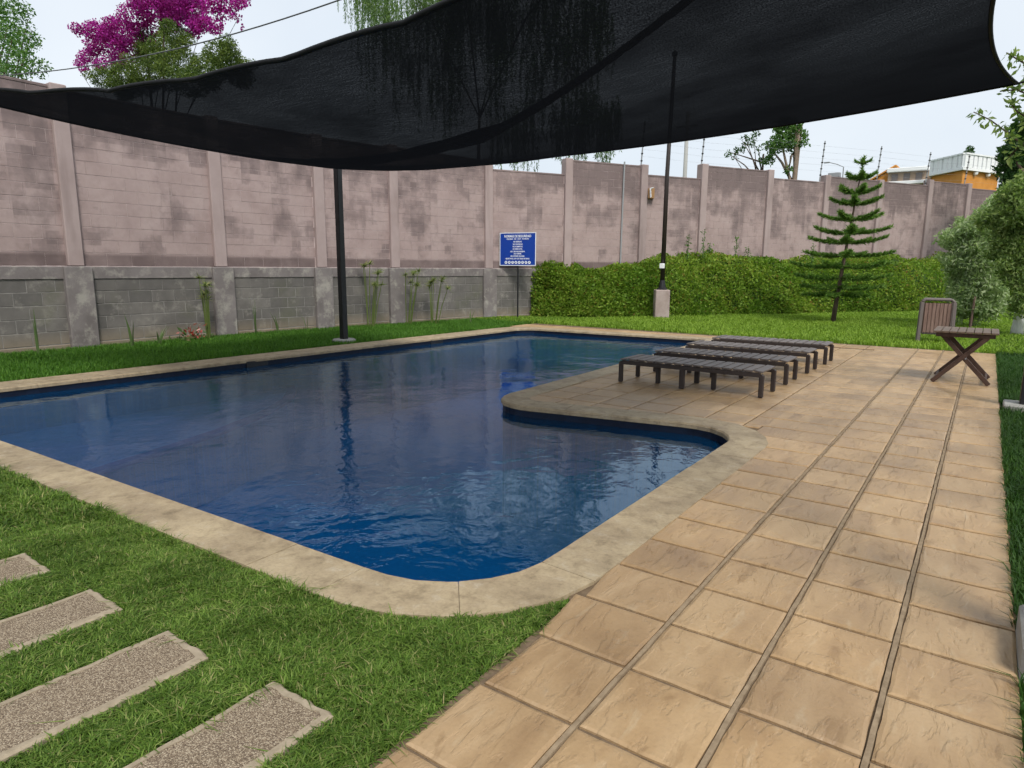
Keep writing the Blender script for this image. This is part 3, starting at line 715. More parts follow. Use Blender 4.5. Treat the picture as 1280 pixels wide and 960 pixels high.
for i in range(NL):
    p, o_ = hedge_pt(random.random() ** .8 * .93, random.random() ** 1.1); q = p + o_ * random.uniform(-.08, .07); P[i] = q; NR[i] = o_
o = leaves('foliage', P, .080, M['ivy'], hedge, aspect=.85, nrm=NR); o.matrix_parent_inverse = hpi; o['kind'] = 'stuff'

# ------------------------------------------------------------------ grass
def scatter(x0, x1, y0, y1, dens, keep):
    n = int((x1 - x0) * (y1 - y0) * dens); x = rng.uniform(x0, x1, n); y = rng.uniform(y0, y1, n); k = keep(x, y)
    return np.stack([x[k], y[k], np.full(k.sum(), -.022)], 1)
outp = [(p.x, p.y) for p in outer[::3]]
def not_hard(x, y):
    k = ~in_poly(x, y, outp) & ~in_poly(x, y, deck_poly)
    for (a, b, c, d) in PADS: k &= ~((x > a - .004 + .012 * np.sin(y * 31)) & (x < b + .004 + .012 * np.sin(y * 27 + 1)) & (y > c) & (y < d + .006 + .01 * np.sin(x * 40)))
    return k
def tuft(P):
    x, y = P[:, 0], P[:, 1]; t_ = np.sin(x * 7.3 + 2 * np.sin(y * 5.1)) * np.sin(y * 8.9 + 1.7 * np.sin(x * 3.7)) + .6 * np.sin(x * 23 + y * 17) * np.sin(y * 29 - x * 11)
    return np.clip(1 + .33 * t_, .45, 1.6)
P = scatter(-4.6, -1.36, .55, 2.6, 25000, not_hard)
V1, F1 = blades(P, .036 * tuft(P), .0056, 1.3)
P = scatter(-9.2, -4.6, .9, 2.1, 7500, not_hard)
V2, F2 = blades(P, .05 * tuft(P), .008, 1.2)
o = np_mesh('grass', np.concatenate([V1, V2]), np.concatenate([F1, F2 + len(V1)]), M['grass_near'])
tag(o, 'short green lawn grass around the stepping slabs', 'grass', kind='stuff')
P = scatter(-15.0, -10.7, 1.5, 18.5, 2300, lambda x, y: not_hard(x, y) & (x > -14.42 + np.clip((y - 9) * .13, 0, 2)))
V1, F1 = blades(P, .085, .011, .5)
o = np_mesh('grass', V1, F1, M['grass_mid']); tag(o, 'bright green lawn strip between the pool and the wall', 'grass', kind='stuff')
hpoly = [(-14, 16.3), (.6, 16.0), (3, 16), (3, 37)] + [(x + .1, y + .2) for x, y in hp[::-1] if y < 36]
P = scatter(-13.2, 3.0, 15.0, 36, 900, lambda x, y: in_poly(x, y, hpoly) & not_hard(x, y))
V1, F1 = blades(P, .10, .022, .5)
o = np_mesh('grass', V1, F1, M['grass_far']); tag(o, 'bright far lawn between the deck and the ivy bank', 'grass', kind='stuff')
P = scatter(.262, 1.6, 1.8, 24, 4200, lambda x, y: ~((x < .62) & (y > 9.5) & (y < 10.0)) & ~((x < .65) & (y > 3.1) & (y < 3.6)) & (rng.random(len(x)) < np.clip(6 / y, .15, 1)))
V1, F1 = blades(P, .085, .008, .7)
o = np_mesh('grass', V1, F1, M['grass_shaded']); tag(o, 'dark grass strip, shade painted into its colour, along the right edge of the deck', 'grass', kind='stuff')

# ------------------------------------------------------------------ shade sail
LF, RF, RN, LN = map(Vector, ((-11.2, 9.45, 3.70), (.03, 9.55, 3.64), (.35, 3.3, 3.72), (-11.2, 2.6, 3.84)))
def e_far(u): return LF.lerp(RF, u) + Vector((0, -.9, -.45)) * 4 * u * (1 - u)
def e_near(u): return LN.lerp(RN, u) + Vector((0, .6, -.5)) * 4 * u * (1 - u)
def e_left(v): return LN.lerp(LF, v) + Vector((.4, 0, -.25)) * 4 * v * (1 - v)
def e_right(v): return RN.lerp(RF, v) + Vector((-.38, 0, -.08)) * 4 * v * (1 - v)
def scallop(u): return abs(math.sin(u * PI * 9)) ** .7
def sail_pt(u, v):
    a = e_near(u) * (1 - v) + e_far(u) * v; b = e_left(v) * (1 - u) + e_right(v) * u
    c = (LN * (1 - u) + RN * u) * (1 - v) + (LF * (1 - u) + RF * u) * v
    p = a + b - c
    w_ = 16 * u * (1 - u) * v * (1 - v)
    p.z -= .16 * w_
    # the slack near part hangs in a fold that runs diagonally across the net
    vf = float(np.interp(u, [.2, .3, .44, .55, .64, .75, .85, .95], [.46, .42, .37, .34, .29, .18, .07, 0])); dep = float(np.interp(u, [.2, .35, .5, .62, .85, .95], [0, .10, .24, .30, .30, .1]))
    d = v - vf; p.z -= dep * (math.exp(-(d / .16) ** 2) if d < 0 else math.exp(-(d / .045) ** 2)) * min(1, v / .05 + .25)
    p.z += (mnoise.noise(Vector((u * 6, v * 3, 1))) * .06 + mnoise.noise(Vector((u * 16, v * 5, 4))) * .018) * w_ ** .5
    p.z -= .035 * (1 - scallop(u)) * math.exp(-v / .05) - .05 * math.exp(-v / .05) * 0
    return p
NU, NV = 130, 60
V = [sail_pt(i / NU, j / NV) for j in range(NV + 1) for i in range(NU + 1)]
F = [(j * (NU + 1) + i, j * (NU + 1) + i + 1, (j + 1) * (NU + 1) + i + 1, (j + 1) * (NU + 1) + i) for j in range(NV) for i in range(NU)]
sail = mesh_obj('shade_sail', V, F, M['net'], None, True); tag(sail, 'large black mesh shade sail sagging over the pool', 'shade sail')
uvl = sail.data.uv_layers.new(name='UVMap')
for lp in sail.data.loops:
    k = lp.vertex_index; uvl.data[lp.index].uv = ((k % (NU + 1)) / NU, (k // (NU + 1)) / NV)
hem = MB()
hem.tube([sail_pt(i / 60, 0) for i in range(61)], .022, 6); hem.tube([sail_pt(i / 60, 1) for i in range(61)], .016, 6)
hem.tube([sail_pt(0, i / 30) for i in range(31)], .016, 6); hem.tube([sail_pt(1, i / 30) for i in range(31)], .018, 6)
hem.build('edge_hem', M['hem'], sail, True)
k = MB(); k.tube([RF, RF + Vector((.22, .01, .03)), (.46, 9.7, 3.74)], .012, 6); k.build('corner_rope', M['hem'], sail)
# tension cable above the near edge
def cable_pt(u): return LN.lerp(RN, u) + Vector((0, .42, -.36)) * 4 * u * (1 - u) + Vector((0, -.02, .03))
k = MB(); k.tube([cable_pt(i / 40) for i in range(41)], .0055, 5); o = k.build('tension_cable', M['steel'])
tag(o, 'thin steel cable strung above the near edge of the shade sail', 'cable')
# posts carrying the sail
def post(loc, h, wd, lb, foot):
    e = empty('sail_post', loc); tag(e, lb, 'post', 'black steel posts of the shade sail')
    k = MB(); k.box((-wd / 2, -wd / 2, .03), (wd / 2, wd / 2, h), .008); k.build('pole', M['black'], e)
    k = MB()
    if foot == 'round': k.lathe([(.25, -.05), (.26, .0), (.25, .05), (.22, .075)], 20)
    else: k.box((-foot[0], -foot[1], -.05), (foot[0], foot[1], foot[2]), .012)
    k.build('concrete_footing', M['concrete'], e)
    k = MB(); k.tube([(wd / 2, 0, h - .06), (wd / 2 + .05, 0, h - .05), (wd / 2 + .05, 0, h - .12), (wd / 2, 0, h - .12)], .01, 6); k.build('eye_bolt', M['galv'], e)
post((-11.24, 9.52, 0), 3.76, .13, 'square black steel post on a round concrete footing beside the far pool edge', 'round')
post((.52, 9.78, 0), 3.85, .14, 'black steel post cut by the right edge of the photo, on a flat concrete footing', (.22, .22, .05))
post((.50, 3.36, 0), 3.95, .14, 'black post on the concrete block footing in the lower right corner by the deck', (.235, .22, .13))
post((-11.3, 2.5, 0), 3.95, .155, 'black sail post at the left end of the pool, outside the frame', 'round')

# ------------------------------------------------------------------ loungers
def lounger():
    e = empty('lounger', (0, 0, 0)); L, Wd, H = 2.02, .56, .335
    for sy in (-1, 1):
        k = MB(); y0 = sy * Wd / 2
        pts = [(0, 0), (-L / 2 + .028, H - .075), (-L / 2 + .052, H - .050), (L / 2 - .052, H - .050), (L / 2 - .028, H - .075), (0, 0)]
        for (xa, za), (xb, zb) in zip(pts[1:-2], pts[2:-1]): k.beam((xa, y0, za), (xb, y0, zb), .056, .052, up=(0, 1, 0), bev=.004)
        k.build('side_rail', M['lounger_leg'], e)
        for sx in (-1, 1):
            k = MB(); k.box((sx * (L / 2 - .032) - .030, y0 - .0265, 0), (sx * (L / 2 - .032) + .030, y0 + .0265, H - .046), .010); k.build('leg', M['lounger_leg'], e)
        k = MB(); k.box((-.10, y0 - .026, 0), (-.03, y0 + .026, H - .055), .008); k.build('leg', M['lounger_leg'], e)
    for x in (-.50, .30):
        k = MB(); k.box((x - .03, -.10, 0), (x + .03, -.045, H - .05), .008); k.build('support_leg', M['lounger_leg'], e)
    ns = 15
    for i in range(ns):
        x = -L / 2 + .075 + (L - .15) * i / (ns - 1); z = H - .004
        k = MB(); k.box((-.054, -Wd / 2 - .02, -.012), (.054, Wd / 2 + .02, .012), .005)
        o = k.build('slat', M['lounger'], e); o.location = (x, 0, z); o.rotation_euler = (0, random.uniform(-.012, .012) + (-.12 if i == 0 else .12 if i == ns - 1 else 0), 0)
    return e
lg = lounger()
LG = [((-3.17, 8.80), -.010, 'grey slatted low sun lounger nearest the camera on the pool deck'), ((-3.16, 10.00), .004, 'second grey slatted low sun lounger from the camera, behind the nearest one'),
      ((-3.14, 11.29), -.004, 'third grey slatted low sun lounger from the camera, in front of the farthest one'), ((-3.12, 12.54), .008, 'grey slatted low sun lounger farthest from the camera')]
for i, ((x, y), a, lb) in enumerate(LG):
    o = lg if i == 0 else copy_tree(lg)
    o.location = (x, y, .004); o.rotation_euler = (0, 0, a); tag(o, lb, 'sun lounger', 'sun loungers on the deck')

# ------------------------------------------------------------------ folding table
t = empty('folding_table', (-.185, 11.72, .004)); tag(t, 'small brown wooden folding table with crossed legs on the deck', 'table')
TW, TD, TH = .78, .92, .75
for i in range(8):
    w_ = TW / 8; x = -TW / 2 + w_ * (i + .5); k = MB(); k.box((-w_ / 2 + .004, -TD / 2, 0), (w_ / 2 - .004, TD / 2, .028), .004); o = k.build('slat', M['table'], t); o.location = (x, 0, TH - .028)
for sy in (-1, 1):
    k = MB(); k.box((-TW / 2 + .04, sy * (TD / 2 - .05) - .014, TH - .085), (TW / 2 - .04, sy * (TD / 2 - .05) + .014, TH - .030), .004); k.build('apron_rail', M['table_leg'], t)
    for sx in (-1, 1):
        y = sy * (TD / 2 - .085) + sx * .026
        k = MB(); k.beam((sx * .34, y, .008), (-sx * .27, y, TH - .07), .058, .042, up=(0, 1, 0), bev=.004); k.build('leg', M['table_leg'], t)
for sx in (-1, 1):
    k = MB(); k.beam((sx * .30, -TD / 2 + .1, .065), (sx * .30, TD / 2 - .1, .065), .028, .04, bev=.003); k.build('stretcher', M['table_leg'], t)
k = MB(); k.tube([(.035, -TD / 2 + .06, .365), (.035, TD / 2 - .06, .365)], .011, 8); k.build('pivot_rod', M['galv'], t)

# ------------------------------------------------------------------ slatted bin on the lawn behind the table
e = empty('slatted_bin', (-.84, 17.35, 0), .12); tag(e, 'brown slatted wooden bin in a rounded grey frame, standing on the lawn', 'bin')
PW, PH, PD = .60, .98, .34
for sx in (-1, 1):
    for y in (0, PD):
        k = MB(); k.beam((sx * (PW / 2 + .015), y - .04, 0), (sx * PW / 2, y, PH - .07), .06, .07, up=(1, 0, 0), bev=.010); k.build('frame_leg', M['panel_frame'], e)
for y in (0, PD):
    k = MB(); k.tube([(-PW / 2, y, PH - .12), (-PW / 2 + .012, y, PH - .05), (-PW / 2 + .06, y, PH - .01), (PW / 2 - .06, y, PH - .01), (PW / 2 - .012, y, PH - .05), (PW / 2, y, PH - .12)], .030, 8); k.build('frame_top', M['panel_frame'], e)
k = MB(); k.box((-PW / 2 + .02, .02, PH - .03), (PW / 2 - .02, PD - .02, PH + .005), .012); k.build('lid', M['panel_frame'], e)
for i in range(7):
    w_ = (PW - .10) / 7; x = -PW / 2 + .05 + w_ * (i + .5)
    for y in (.005, PD - .025): k = MB(); k.box((x - w_ / 2 + .004, y, .24), (x + w_ / 2 - .004, y + .02, PH - .09), .003); k.build('slat', M['panel_wood'], e)
for i in range(4):
    w_ = (PD - .06) / 4; y = .03 + w_ * (i + .5)
    for sx in (-1, 1): k = MB(); k.box((sx * (PW / 2 - .05) - .01, y - w_ / 2 + .004, .24), (sx * (PW / 2 - .05) + .01, y + w_ / 2 - .004, PH - .09), .003); k.build('slat', M['panel_wood'], e)
k = MB(); k.box((-PW / 2 + .04, .03, .2), (PW / 2 - .04, PD - .03, .24), .006); k.build('floor_board', M['panel_frame'], e)

# ------------------------------------------------------------------ rules sign
SX, SY = -12.25, 17.5
ang = math.atan2(SX, -SY) * 0 + math.radians(12)
sg = empty('rules_sign', (SX, SY, 0), ang); tag(sg, 'blue pool rules sign with white lettering on a thin black post', 'sign')
SW, SH, Z0 = 1.20, .985, 1.70
k = MB(); k.tube([(.0, .03, 0), (.0, .03, Z0 + .9)], .028, 8); k.build('post', M['black'], sg)
k = MB(); k.box((-SW / 2, -.012, Z0), (SW / 2, .004, Z0 + SH), .003); board = k.build('board', M['sign_blue'], sg)
k = MB(); f_ = .022
k.box((-SW / 2 - f_, -.016, Z0 - f_), (SW / 2 + f_, .0, Z0 - .001)); k.box((-SW / 2 - f_, -.016, Z0 + SH + .001), (SW / 2 + f_, .0, Z0 + SH + f_))
k.box((-SW / 2 - f_, -.016, Z0), (-SW / 2 - .001, .0, Z0 + SH)); k.box((SW / 2 + .001, -.016, Z0), (SW / 2 + f_, .0, Z0 + SH)); k.build('white_edge', M['sign_white'], board)
def text(body, size, x, z, parent, wid=None):
    cu = bpy.data.curves.new('lettering', 'FONT'); cu.body = body; cu.size = size; cu.align_x = 'CENTER'; cu.align_y = 'CENTER'; cu.offset = size * .028; cu.extrude = .001; cu.resolution_u = 2
    tmp = bpy.data.objects.new('tmp', cu); col.objects.link(tmp); bpy.context.view_layer.update()
    me = bpy.data.meshes.new_from_object(tmp.evaluated_get(bpy.context.evaluated_depsgraph_get())); bpy.data.objects.remove(tmp)
    o = link('lettering', me, parent); me.materials.clear(); me.materials.append(M['sign_white'])
    xs = [v_.co.x for v_ in me.vertices]; sx = (wid / (max(xs) - min(xs))) if wid else 1
    o.rotation_euler = (PI / 2, 0, 0); o.location = (x, -.0145, z); o.scale = (sx, 1, 1)
R = [('NORMAS DE SEGURIDAD', .105, .905, .92), ('PISCINA  DE  USO  COMUN', .055, .82, .76), ('NO BEBIDAS', .06, .735, .29), ('NO CLAVADOS', .06, .655, .33), ('NO ALIMENTOS', .06, .580, .34), ('NO MASCOTAS', .06, .505, .33), ('NO SIN REGADERA', .06, .425, .50), ('NO FUMAR', .06, .355, .26), ('NO CORRER NI JUGAR', .06, .280, .48), ('RESPETAR EL USO DE TRAJE DE BANO', .06, .200, .82)]
for body, s_, z, wd in R: text(body, s_, 0, Z0 + z * SH, board, wd)
for i in range(8):
    x = -.40 + i * .115; k = MB(); prof_ = [(.047 * math.cos(a * PI / 10), .047 * math.sin(a * PI / 10)) for a in range(20)]
    v_ = [(x + a, -.0146, Z0 + .082 + b) for a, b in prof_] + [(x + a, -.0126, Z0 + .082 + b) for a, b in prof_]
    k.add(v_, [tuple(range(20))] + [(j, (j + 1) % 20, (j + 1) % 20 + 20, j + 20) for j in range(20)]); ic = k.build('icon_disc', M['sign_white'], board)
    k = MB(); k.beam((x - .022, -.0152, Z0 + .06 + .01 * (i % 3)), (x + .018, -.0152, Z0 + .105), .012, .001, up=(0, 1, 0)); k.beam((x - .02, -.0152, Z0 + .1), (x + .02, -.0152, Z0 + .075 - .01 * (i % 2)), .010, .001, up=(0, 1, 0)); o = k.build('icon_mark', M['sign_blue'], ic)

# ------------------------------------------------------------------ tall pole on its pedestal
e = empty('lamp_pole', (-8.72, 20.75, 0)); tag(e, 'tall thin dark pole on a pinkish concrete pedestal before the ivy bank', 'pole')
k = MB(); k.box((-.23, -.25, -.05), (.23, .25, .93), .02, Matrix.Rotation(.55, 4, 'Z')); k.build('pedestal', M['pedestal'], e)
k = MB(); k.lathe([(.17, .93), (.17, .97), (.12, 1.0), (.09, 1.2), (.085, 1.24)], 14); k.build('base_flange', M['black'], e)
k = MB(); k.tube([(0, 0, 1.2), (.0, .0, 4.5), (.08, 0, 8.1)], [.075, .068, .055], 10); k.build('shaft', M['brown_pole'], e, True)
k = MB(); k.box((-.06, -.16, 1.62), (.09, -.07, 1.78), .01); k.build('switch_box', M['white'], e)
k = MB(); k.lathe([(.06, 8.1), (.09, 8.12), (.09, 8.2), (.03, 8.26)], 10, (.08, 0, 0)); k.build('pole_cap', M['black'], e)

# ------------------------------------------------------------------ things fixed on the wall
def on_wall(s_, off=0): p = K + d30 * s_; nn = Vector((d30.y, -d30.x)); return Vector((p.x + nn.x * off, p.y + nn.y * off, 0))
p = on_wall(5.0, .05); k = MB(); k.tube([(p.x, p.y, 1.4), (p.x + .0, p.y, 2.6), (p.x + .02, p.y + .02, 5.2)], .028, 6); o = k.build('conduit_pipe', M['galv']); tag(o, 'thin grey conduit pipe running up the pink wall beside the raised bay', 'pipe')
p = on_wall(6.12, .12); e = empty('meter_box', (p.x, p.y, 4.05), math.radians(-60)); tag(e, 'small rusty wall box with white brackets high on the pink wall', 'wall box')
k = MB(); k.box((-.20, -.10, -.02), (.06, .12, .32), .01); k.build('box', M['box_orange'], e)
for x in (.10, .2, .3): k = MB(); k.tube([(x, -.02, 0), (x, -.05, .3), (x - .05, .05, .32)], .014, 6); k.build('bracket', M['white'], e)
FP = [(5.80, 5.15, 'electric fence post at the raised wall bay left of the tall pole'), (8.42, 5.1, 'electric fence post left of the second raised wall bay'), (14.45, 5.2, 'electric fence post left of the pine, above the low wall bay'), (17.75, 5.25, 'electric fence post just right of the pine top'), (20.9, 5.25, 'electric fence post in front of the white balcony house'), (23.6, 5.35, 'electric fence post in front of the orange house wall'), (26.4, 5.3, 'rightmost electric fence post by the dark trees')]
for s_, z, lb in FP:
    p = on_wall(s_, -.1); e = empty('fence_post', (p.x, p.y, z - .3)); tag(e, lb, 'fence post', 'electric fence posts on the wall')
    k = MB(); k.tube([(0, 0, 0), (.10, 0, 1.75)], .024, 6); k.build('rod', M['galv'], e)
    for j in range(6): k = MB(); z_ = .45 + j * .24; x_ = .1 * z_ / 1.75; k.lathe([(.03, -.025), (.045, 0), (.03, .025)], 8, (x_, 0, z_)); k.build('insulator', M['black'], e)
for j in range(5):
    k = MB(); pts = [on_wall(s_, -.1) + Vector((.05, 0, z + .3 + j * .24)) for s_, z, _ in FP]; k.tube(pts, .002, 4); o = k.build('fence_wire', M['galv']); tag(o, ('lowest', 'second lowest', 'middle', 'second highest', 'highest')[j] + ' thin electric fence wire strung above the far wall', 'wire', 'electric fence wires')

# ------------------------------------------------------------------ Norfolk pine
def norfolk(loc):
    e = empty('norfolk_pine', loc); tag(e, 'young tiered Norfolk pine on the far lawn', 'tree')
    Ht = 4.92; axis = lambda z: Vector((.45 * (z / Ht) ** 1.15, .0, z))
    k = MB(); k.tube([axis(Ht * i / 12) for i in range(13)], [.075 - .068 * i / 12 for i in range(13)], 8); k.build('trunk', M['bark'], e, True)
    k = MB(); k.lathe([(.35, -.03), (.3, .02), (.1, .05)], 12); k.build('root_mound', M['soil'], e)
    tiers = [(.94, 1.0, -.02, 5), (1.17, 1.30, .02, 5), (1.46, 1.42, .08, 5), (1.81, 1.42, .14, 5), (2.17, 1.24, .10, 5), (2.57, 1.10, .15, 5), (2.86, 1.12, .17, 5), (3.27, .93, .2, 5), (3.74, .73, .19, 5), (4.07, .61, .2, 5), (4.5, .46, .15, 5), (4.97, .22, .08, 4)]
    BR = MB(); pts = []; dirs = []
    for ti, (z, R_, rise, nb) in enumerate(tiers):
        z *= .945
        a0 = random.uniform(0, 6.28)
        for b in range(nb):
            th = a0 + 2 * PI * b / nb + random.uniform(-.15, .15); R2 = R_ * random.uniform(.88, 1.08); dr = Vector((math.cos(th), math.sin(th), 0)); o0 = axis(z)
            path = []
            for j in range(9):
                q = j / 8; path.append(o0 + dr * R2 * q + Vector((0, 0, rise * (.5 * q + .5 * q * q) - .05 * math.sin(q * PI) * R2)))
            BR = MB(); BR.tube(path, [.018 - .013 * j / 8 for j in range(9)], 5); BR.build('branch', M['bark'], e)
            side = Vector((-dr.y, dr.x, 0))
            segs = [(path[j], path[j + 1]) for j in range(8)]
            if R_ > .4:
                for j in range(2, 8):
                    for sgn in (-1, 1):
                        L = (.24 * R2 ** .6) * (1 - (j - 2) / 7.5) * random.uniform(.75, 1.1)
                        q1 = path[j]; q2 = q1 + (dr * .75 + side * sgn * .65).normalized() * L + Vector((0, 0, .10 * L + .03)); segs.append((q1, q2))
            for q1, q2 in segs:
                m_ = max(10, int((q2 - q1).length * 350))
                d = (q2 - q1).normalized()
                for _ in range(m_):
                    pts.append(q1.lerp(q2, random.random())); dirs.append(d)
    m_ = 150
    for _ in range(m_): pts.append(axis(random.uniform(4.3, 4.9))); dirs.append(Vector((0, 0, 1)))
    P = np.array(pts); D = np.array(dirs); n = len(P)
    r = rng.normal(size=(n, 3)); r[:, 2] += .9; r -= D * (r * D).sum(1)[:, None]; r /= np.linalg.norm(r, axis=1)[:, None]
    dirn = r * .8 + D * .75; dirn /= np.linalg.norm(dirn, axis=1)[:, None]
    L = rng.uniform(.07, .135, n)[:, None]; s_ = np.cross(dirn, rng.normal(size=(n, 3))); s_ /= np.linalg.norm(s_, axis=1)[:, None]
    V = np.stack([P - s_ * .014, P + s_ * .014, P + dirn * L], 1).reshape(-1, 3); F = np.arange(n * 3).reshape(-1, 3)
    o = np_mesh('needles', V, F, M['pine'], e); o['kind'] = 'stuff'
norfolk((-3.78, 22.4, -.02))

# ------------------------------------------------------------------ trees and shrubs
def crown_pts(n, clumps, sig):
    c = np.array([k[0] for k in clumps]); rr = np.array([k[1] for k in clumps]); wts = rr ** 2.4; wts /= wts.sum()
    i = rng.choice(len(clumps), n, p=wts); d = rng.normal(size=(n, 3)); d /= np.linalg.norm(d, axis=1)[:, None]
    return c[i] + d * (rr[i] * rng.uniform(.25, 1, n) ** .45)[:, None] * np.array(sig)
def ell_clumps(c, R_, n, rmin, rmax):
    out = []
    while len(out) < n:
        p = [random.uniform(-1, 1) for _ in range(3)]; q = sum(x * x for x in p)
        if .15 < q < 1: out.append(((c[0] + p[0] * R_[0], c[1] + p[1] * R_[1], c[2] + p[2] * R_[2]), random.uniform(rmin, rmax)))
    return out
def tree(name, lb, loc, hgt, trunk_r, clumps, nleaf, lsize, leaf, barkm='bark', aspect=.5, sig=(1, 1, .75), limbs=8, lean=(0, 0), extra=None, cat='tree', group=None, lobj='crown'):
    e = empty(name, loc); tag(e, lb, cat, group)
    k = MB(); top = hgt
    ax = lambda z: Vector((lean[0] * z / hgt, lean[1] * z / hgt, z))
    k.tube([ax(top * j / 6) for j in range(7)], [trunk_r * (1.25 if j == 0 else 1) * (1 - .6 * j / 6) for j in range(7)], 9)
    tr = k.build('trunk', M[barkm], e, True)
    k = MB()
    for c, r in random.sample(clumps, min(limbs, len(clumps))):
        c = Vector(c); s0 = ax(hgt * random.uniform(.45, .98)); mid = s0.lerp(c, .5) + Vector((random.uniform(-.2, .2), random.uniform(-.2, .2), random.uniform(0, .25))) * min(1, hgt / 4)
        k.tube([s0, mid, c], [trunk_r * .42, trunk_r * .28, trunk_r * .1], 6)
    if k.v: k.build('limbs', M[barkm], e, True)
    P = crown_pts(nleaf, clumps, sig); o = leaves(lobj, P, lsize, M[leaf], e, aspect=aspect); o['kind'] = 'stuff'
    return e
def scr(px, py, Y):
    """world point on the line of sight through a photo pixel at depth Y"""
    r = CAM_R @ Vector((px - 640, 480 - py, -826.19)); return Vector((0, 0, 1.6)) + r * (Y / r.y)
def rel(p, base): return (p.x - base[0], p.y - base[1], p.z - base[2])
def px_clumps(lst, Y, base, spread=1.0):
    out = []
    for px, py, rp in lst:
        yy = Y + random.uniform(-spread, spread); p = scr(px, py, yy); d = (p - Vector((0, 0, 1.6))).length; R_ = rp * d / 826.19
        q = rel(p, base); out.append((q, R_ * .86))
        for _ in range(4):
            v_ = Vector((random.gauss(0, 1), random.gauss(0, 1), random.gauss(0, 1))).normalized() * R_ * random.uniform(.75, 1.0); out.append(((q[0] + v_.x, q[1] + v_.y, q[2] + v_.z), R_ * random.uniform(.25, .45)))
    return out
# bougainvillea growing through a conifer behind the left wall
b = (scr(205, 300, 14).x, 14, 0)
cl = px_clumps([(130, 98, 16), (155, 95, 20), (185, 92, 24), (225, 80, 26), (260, 88, 24), (290, 82, 22), (205, 62, 22), (218, 42, 15), (210, 32, 10), (275, 66, 20), (190, 70, 20), (300, 95, 18), (240, 105, 22), (160, 110, 16)], 13.2, b)
tree('conifer_tree', 'dark olive conifer overgrown with bougainvillea above the left wall', b, 5.6, .18, cl, 42000, .075, 'cypress', aspect=.45, limbs=3)
cl = px_clumps([(120, 40, 16), (135, 55, 18), (150, 40, 20), (165, 65, 16), (150, 78, 12), (170, 20, 20), (190, 8, 22), (215, 10, 22), (240, 15, 20), (250, 30, 14), (265, 8, 12), (285, 5, 14), (270, 30, 10), (300, 4, 10), (305, -10, 12), (110, 70, 10), (105, 84, 7), (128, 80, 9), (165, 45, 16), (225, -10, 26), (185, -15, 26), (245, 34, 10), (268, 38, 7), (296, 22, 5), (304, 34, 3), (100, 78, 6), (115, 60, 8)], 13.8, b, .5)
tree('bougainvillea', 'magenta bougainvillea in bloom draped over the conifer', (b[0] - .1, b[1] - .25, 0), 5.4, .07, [((c[0] + .1, c[1] + .25, c[2]), r) for c, r in cl], 32000, .070, 'magenta', aspect=.9, limbs=12)
# leafy tree at the far left
b = (scr(-20, 300, 13).x, 13.0, 0)
cl = px_clumps([(0, 20, 26), (15, 50, 24), (35, 48, 14), (20, 80, 18), (0, 95, 22), (45, 85, 14), (-20, 60, 40), (10, 5, 18), (52, 80, 8), (30, 15, 10), (-30, 20, 40)], 13, b)
tree('leafy_tree', 'bright green leafy tree in the upper left corner behind the wall', b, 6, .16, cl, 9000, .13, 'mid_leaf', aspect=.6)
# willow behind the middle of the wall
def willow(lb, b, spec, Y, n, ls=.14):
    e = empty('willow_tree', b); tag(e, lb, 'tree')
    k = MB(); k.tube([(0, 0, 0), (.1, 0, 3), (-.1, 0, 6), (0, 0, 9)], [.30, .2, .10, .05], 10); k.build('trunk', M['bark'], e, True)
    k = MB(); P = []
    for px, py, ln in spec:
        y = Y + random.uniform(-1.6, 1.6); p = scr(px, py, y); q = Vector(rel(p, b)); L = ln * (p - Vector((0, 0, 1.6))).length / 826.19
        s0 = Vector((0, 0, random.uniform(5.5, 9))); 
        if py < -45 and len(k.v) < 90: k.tube([Vector((0, 0, 8.6)), Vector((0, 0, 9)).lerp(q, .5) + Vector((0, 0, .7)), q], [.04, .03, .012], 5)
        for s_ in range(7):
            a = q + Vector((random.uniform(-.5, .5), random.uniform(-.5, .5), random.uniform(-.25, .25))); l2 = L * random.uniform(.5, 1.15)
            for _ in range(n):
                t_ = random.random(); P.append(a + Vector((math.sin(t_ * 3 + s_) * .08, random.uniform(-.04, .04), -l2 * t_)))
    k.build('limbs', M['bark'], e, True)
    o = leaves('hanging_foliage', np.array([tuple(p) for p in P]), ls, M['willow'], e, aspect=.2, drop=(1.0, .45)); o['kind'] = 'stuff'
spec = [(random.uniform(440, 770), random.uniform(-70, 60), random.uniform(40, 75)) for _ in range(60)] + [(random.uniform(432, 580), random.uniform(-60, -5), random.uniform(35, 60)) for _ in range(26)] + [(random.uniform(470, 760), random.uniform(-40, 95), random.uniform(50, 80)) for _ in range(70)] + [(random.uniform(620, 665), random.uniform(120, 165), 55) for _ in range(10)] + [(random.uniform(695, 768), random.uniform(110, 160), 52) for _ in range(22)]
b = (scr(600, 330, 26).x, 26, 0)
willow('weeping willow rising behind the middle of the wall, seen past the shade sail', b, spec, 26, 75)
# trees beyond the wall on the right
b = (scr(985, 330, 40).x, 40, 0)
cl = px_clumps([(985, 165, 16), (975, 178, 14), (1000, 168, 10), (995, 158, 9), (968, 185, 10), (990, 185, 9), (962, 200, 8), (1003, 180, 6), (980, 155, 9), (986, 213, 5)], 40, b, .6)
tree('slender_tree', 'slender leafy tree beyond the wall left of the pine', b, 9.3, .24, cl, 3000, .17, 'mid_leaf', 'pale_bark', aspect=.5)
b = (scr(945, 330, 41).x, 41, 0)
cl = px_clumps([(938, 178, 8), (925, 188, 7), (945, 168, 6), (910, 192, 5), (952, 200, 5), (948, 185, 5), (930, 172, 4), (918, 196, 4)], 41, b, .6)
tree('sparse_tree', 'nearly bare thin tree beside the slender tree beyond the wall', b, 8.2, .13, cl, 420, .16, 'dark_leaf', 'bark', limbs=8)
b = (scr(1290, 330, 34).x, 34, 0)
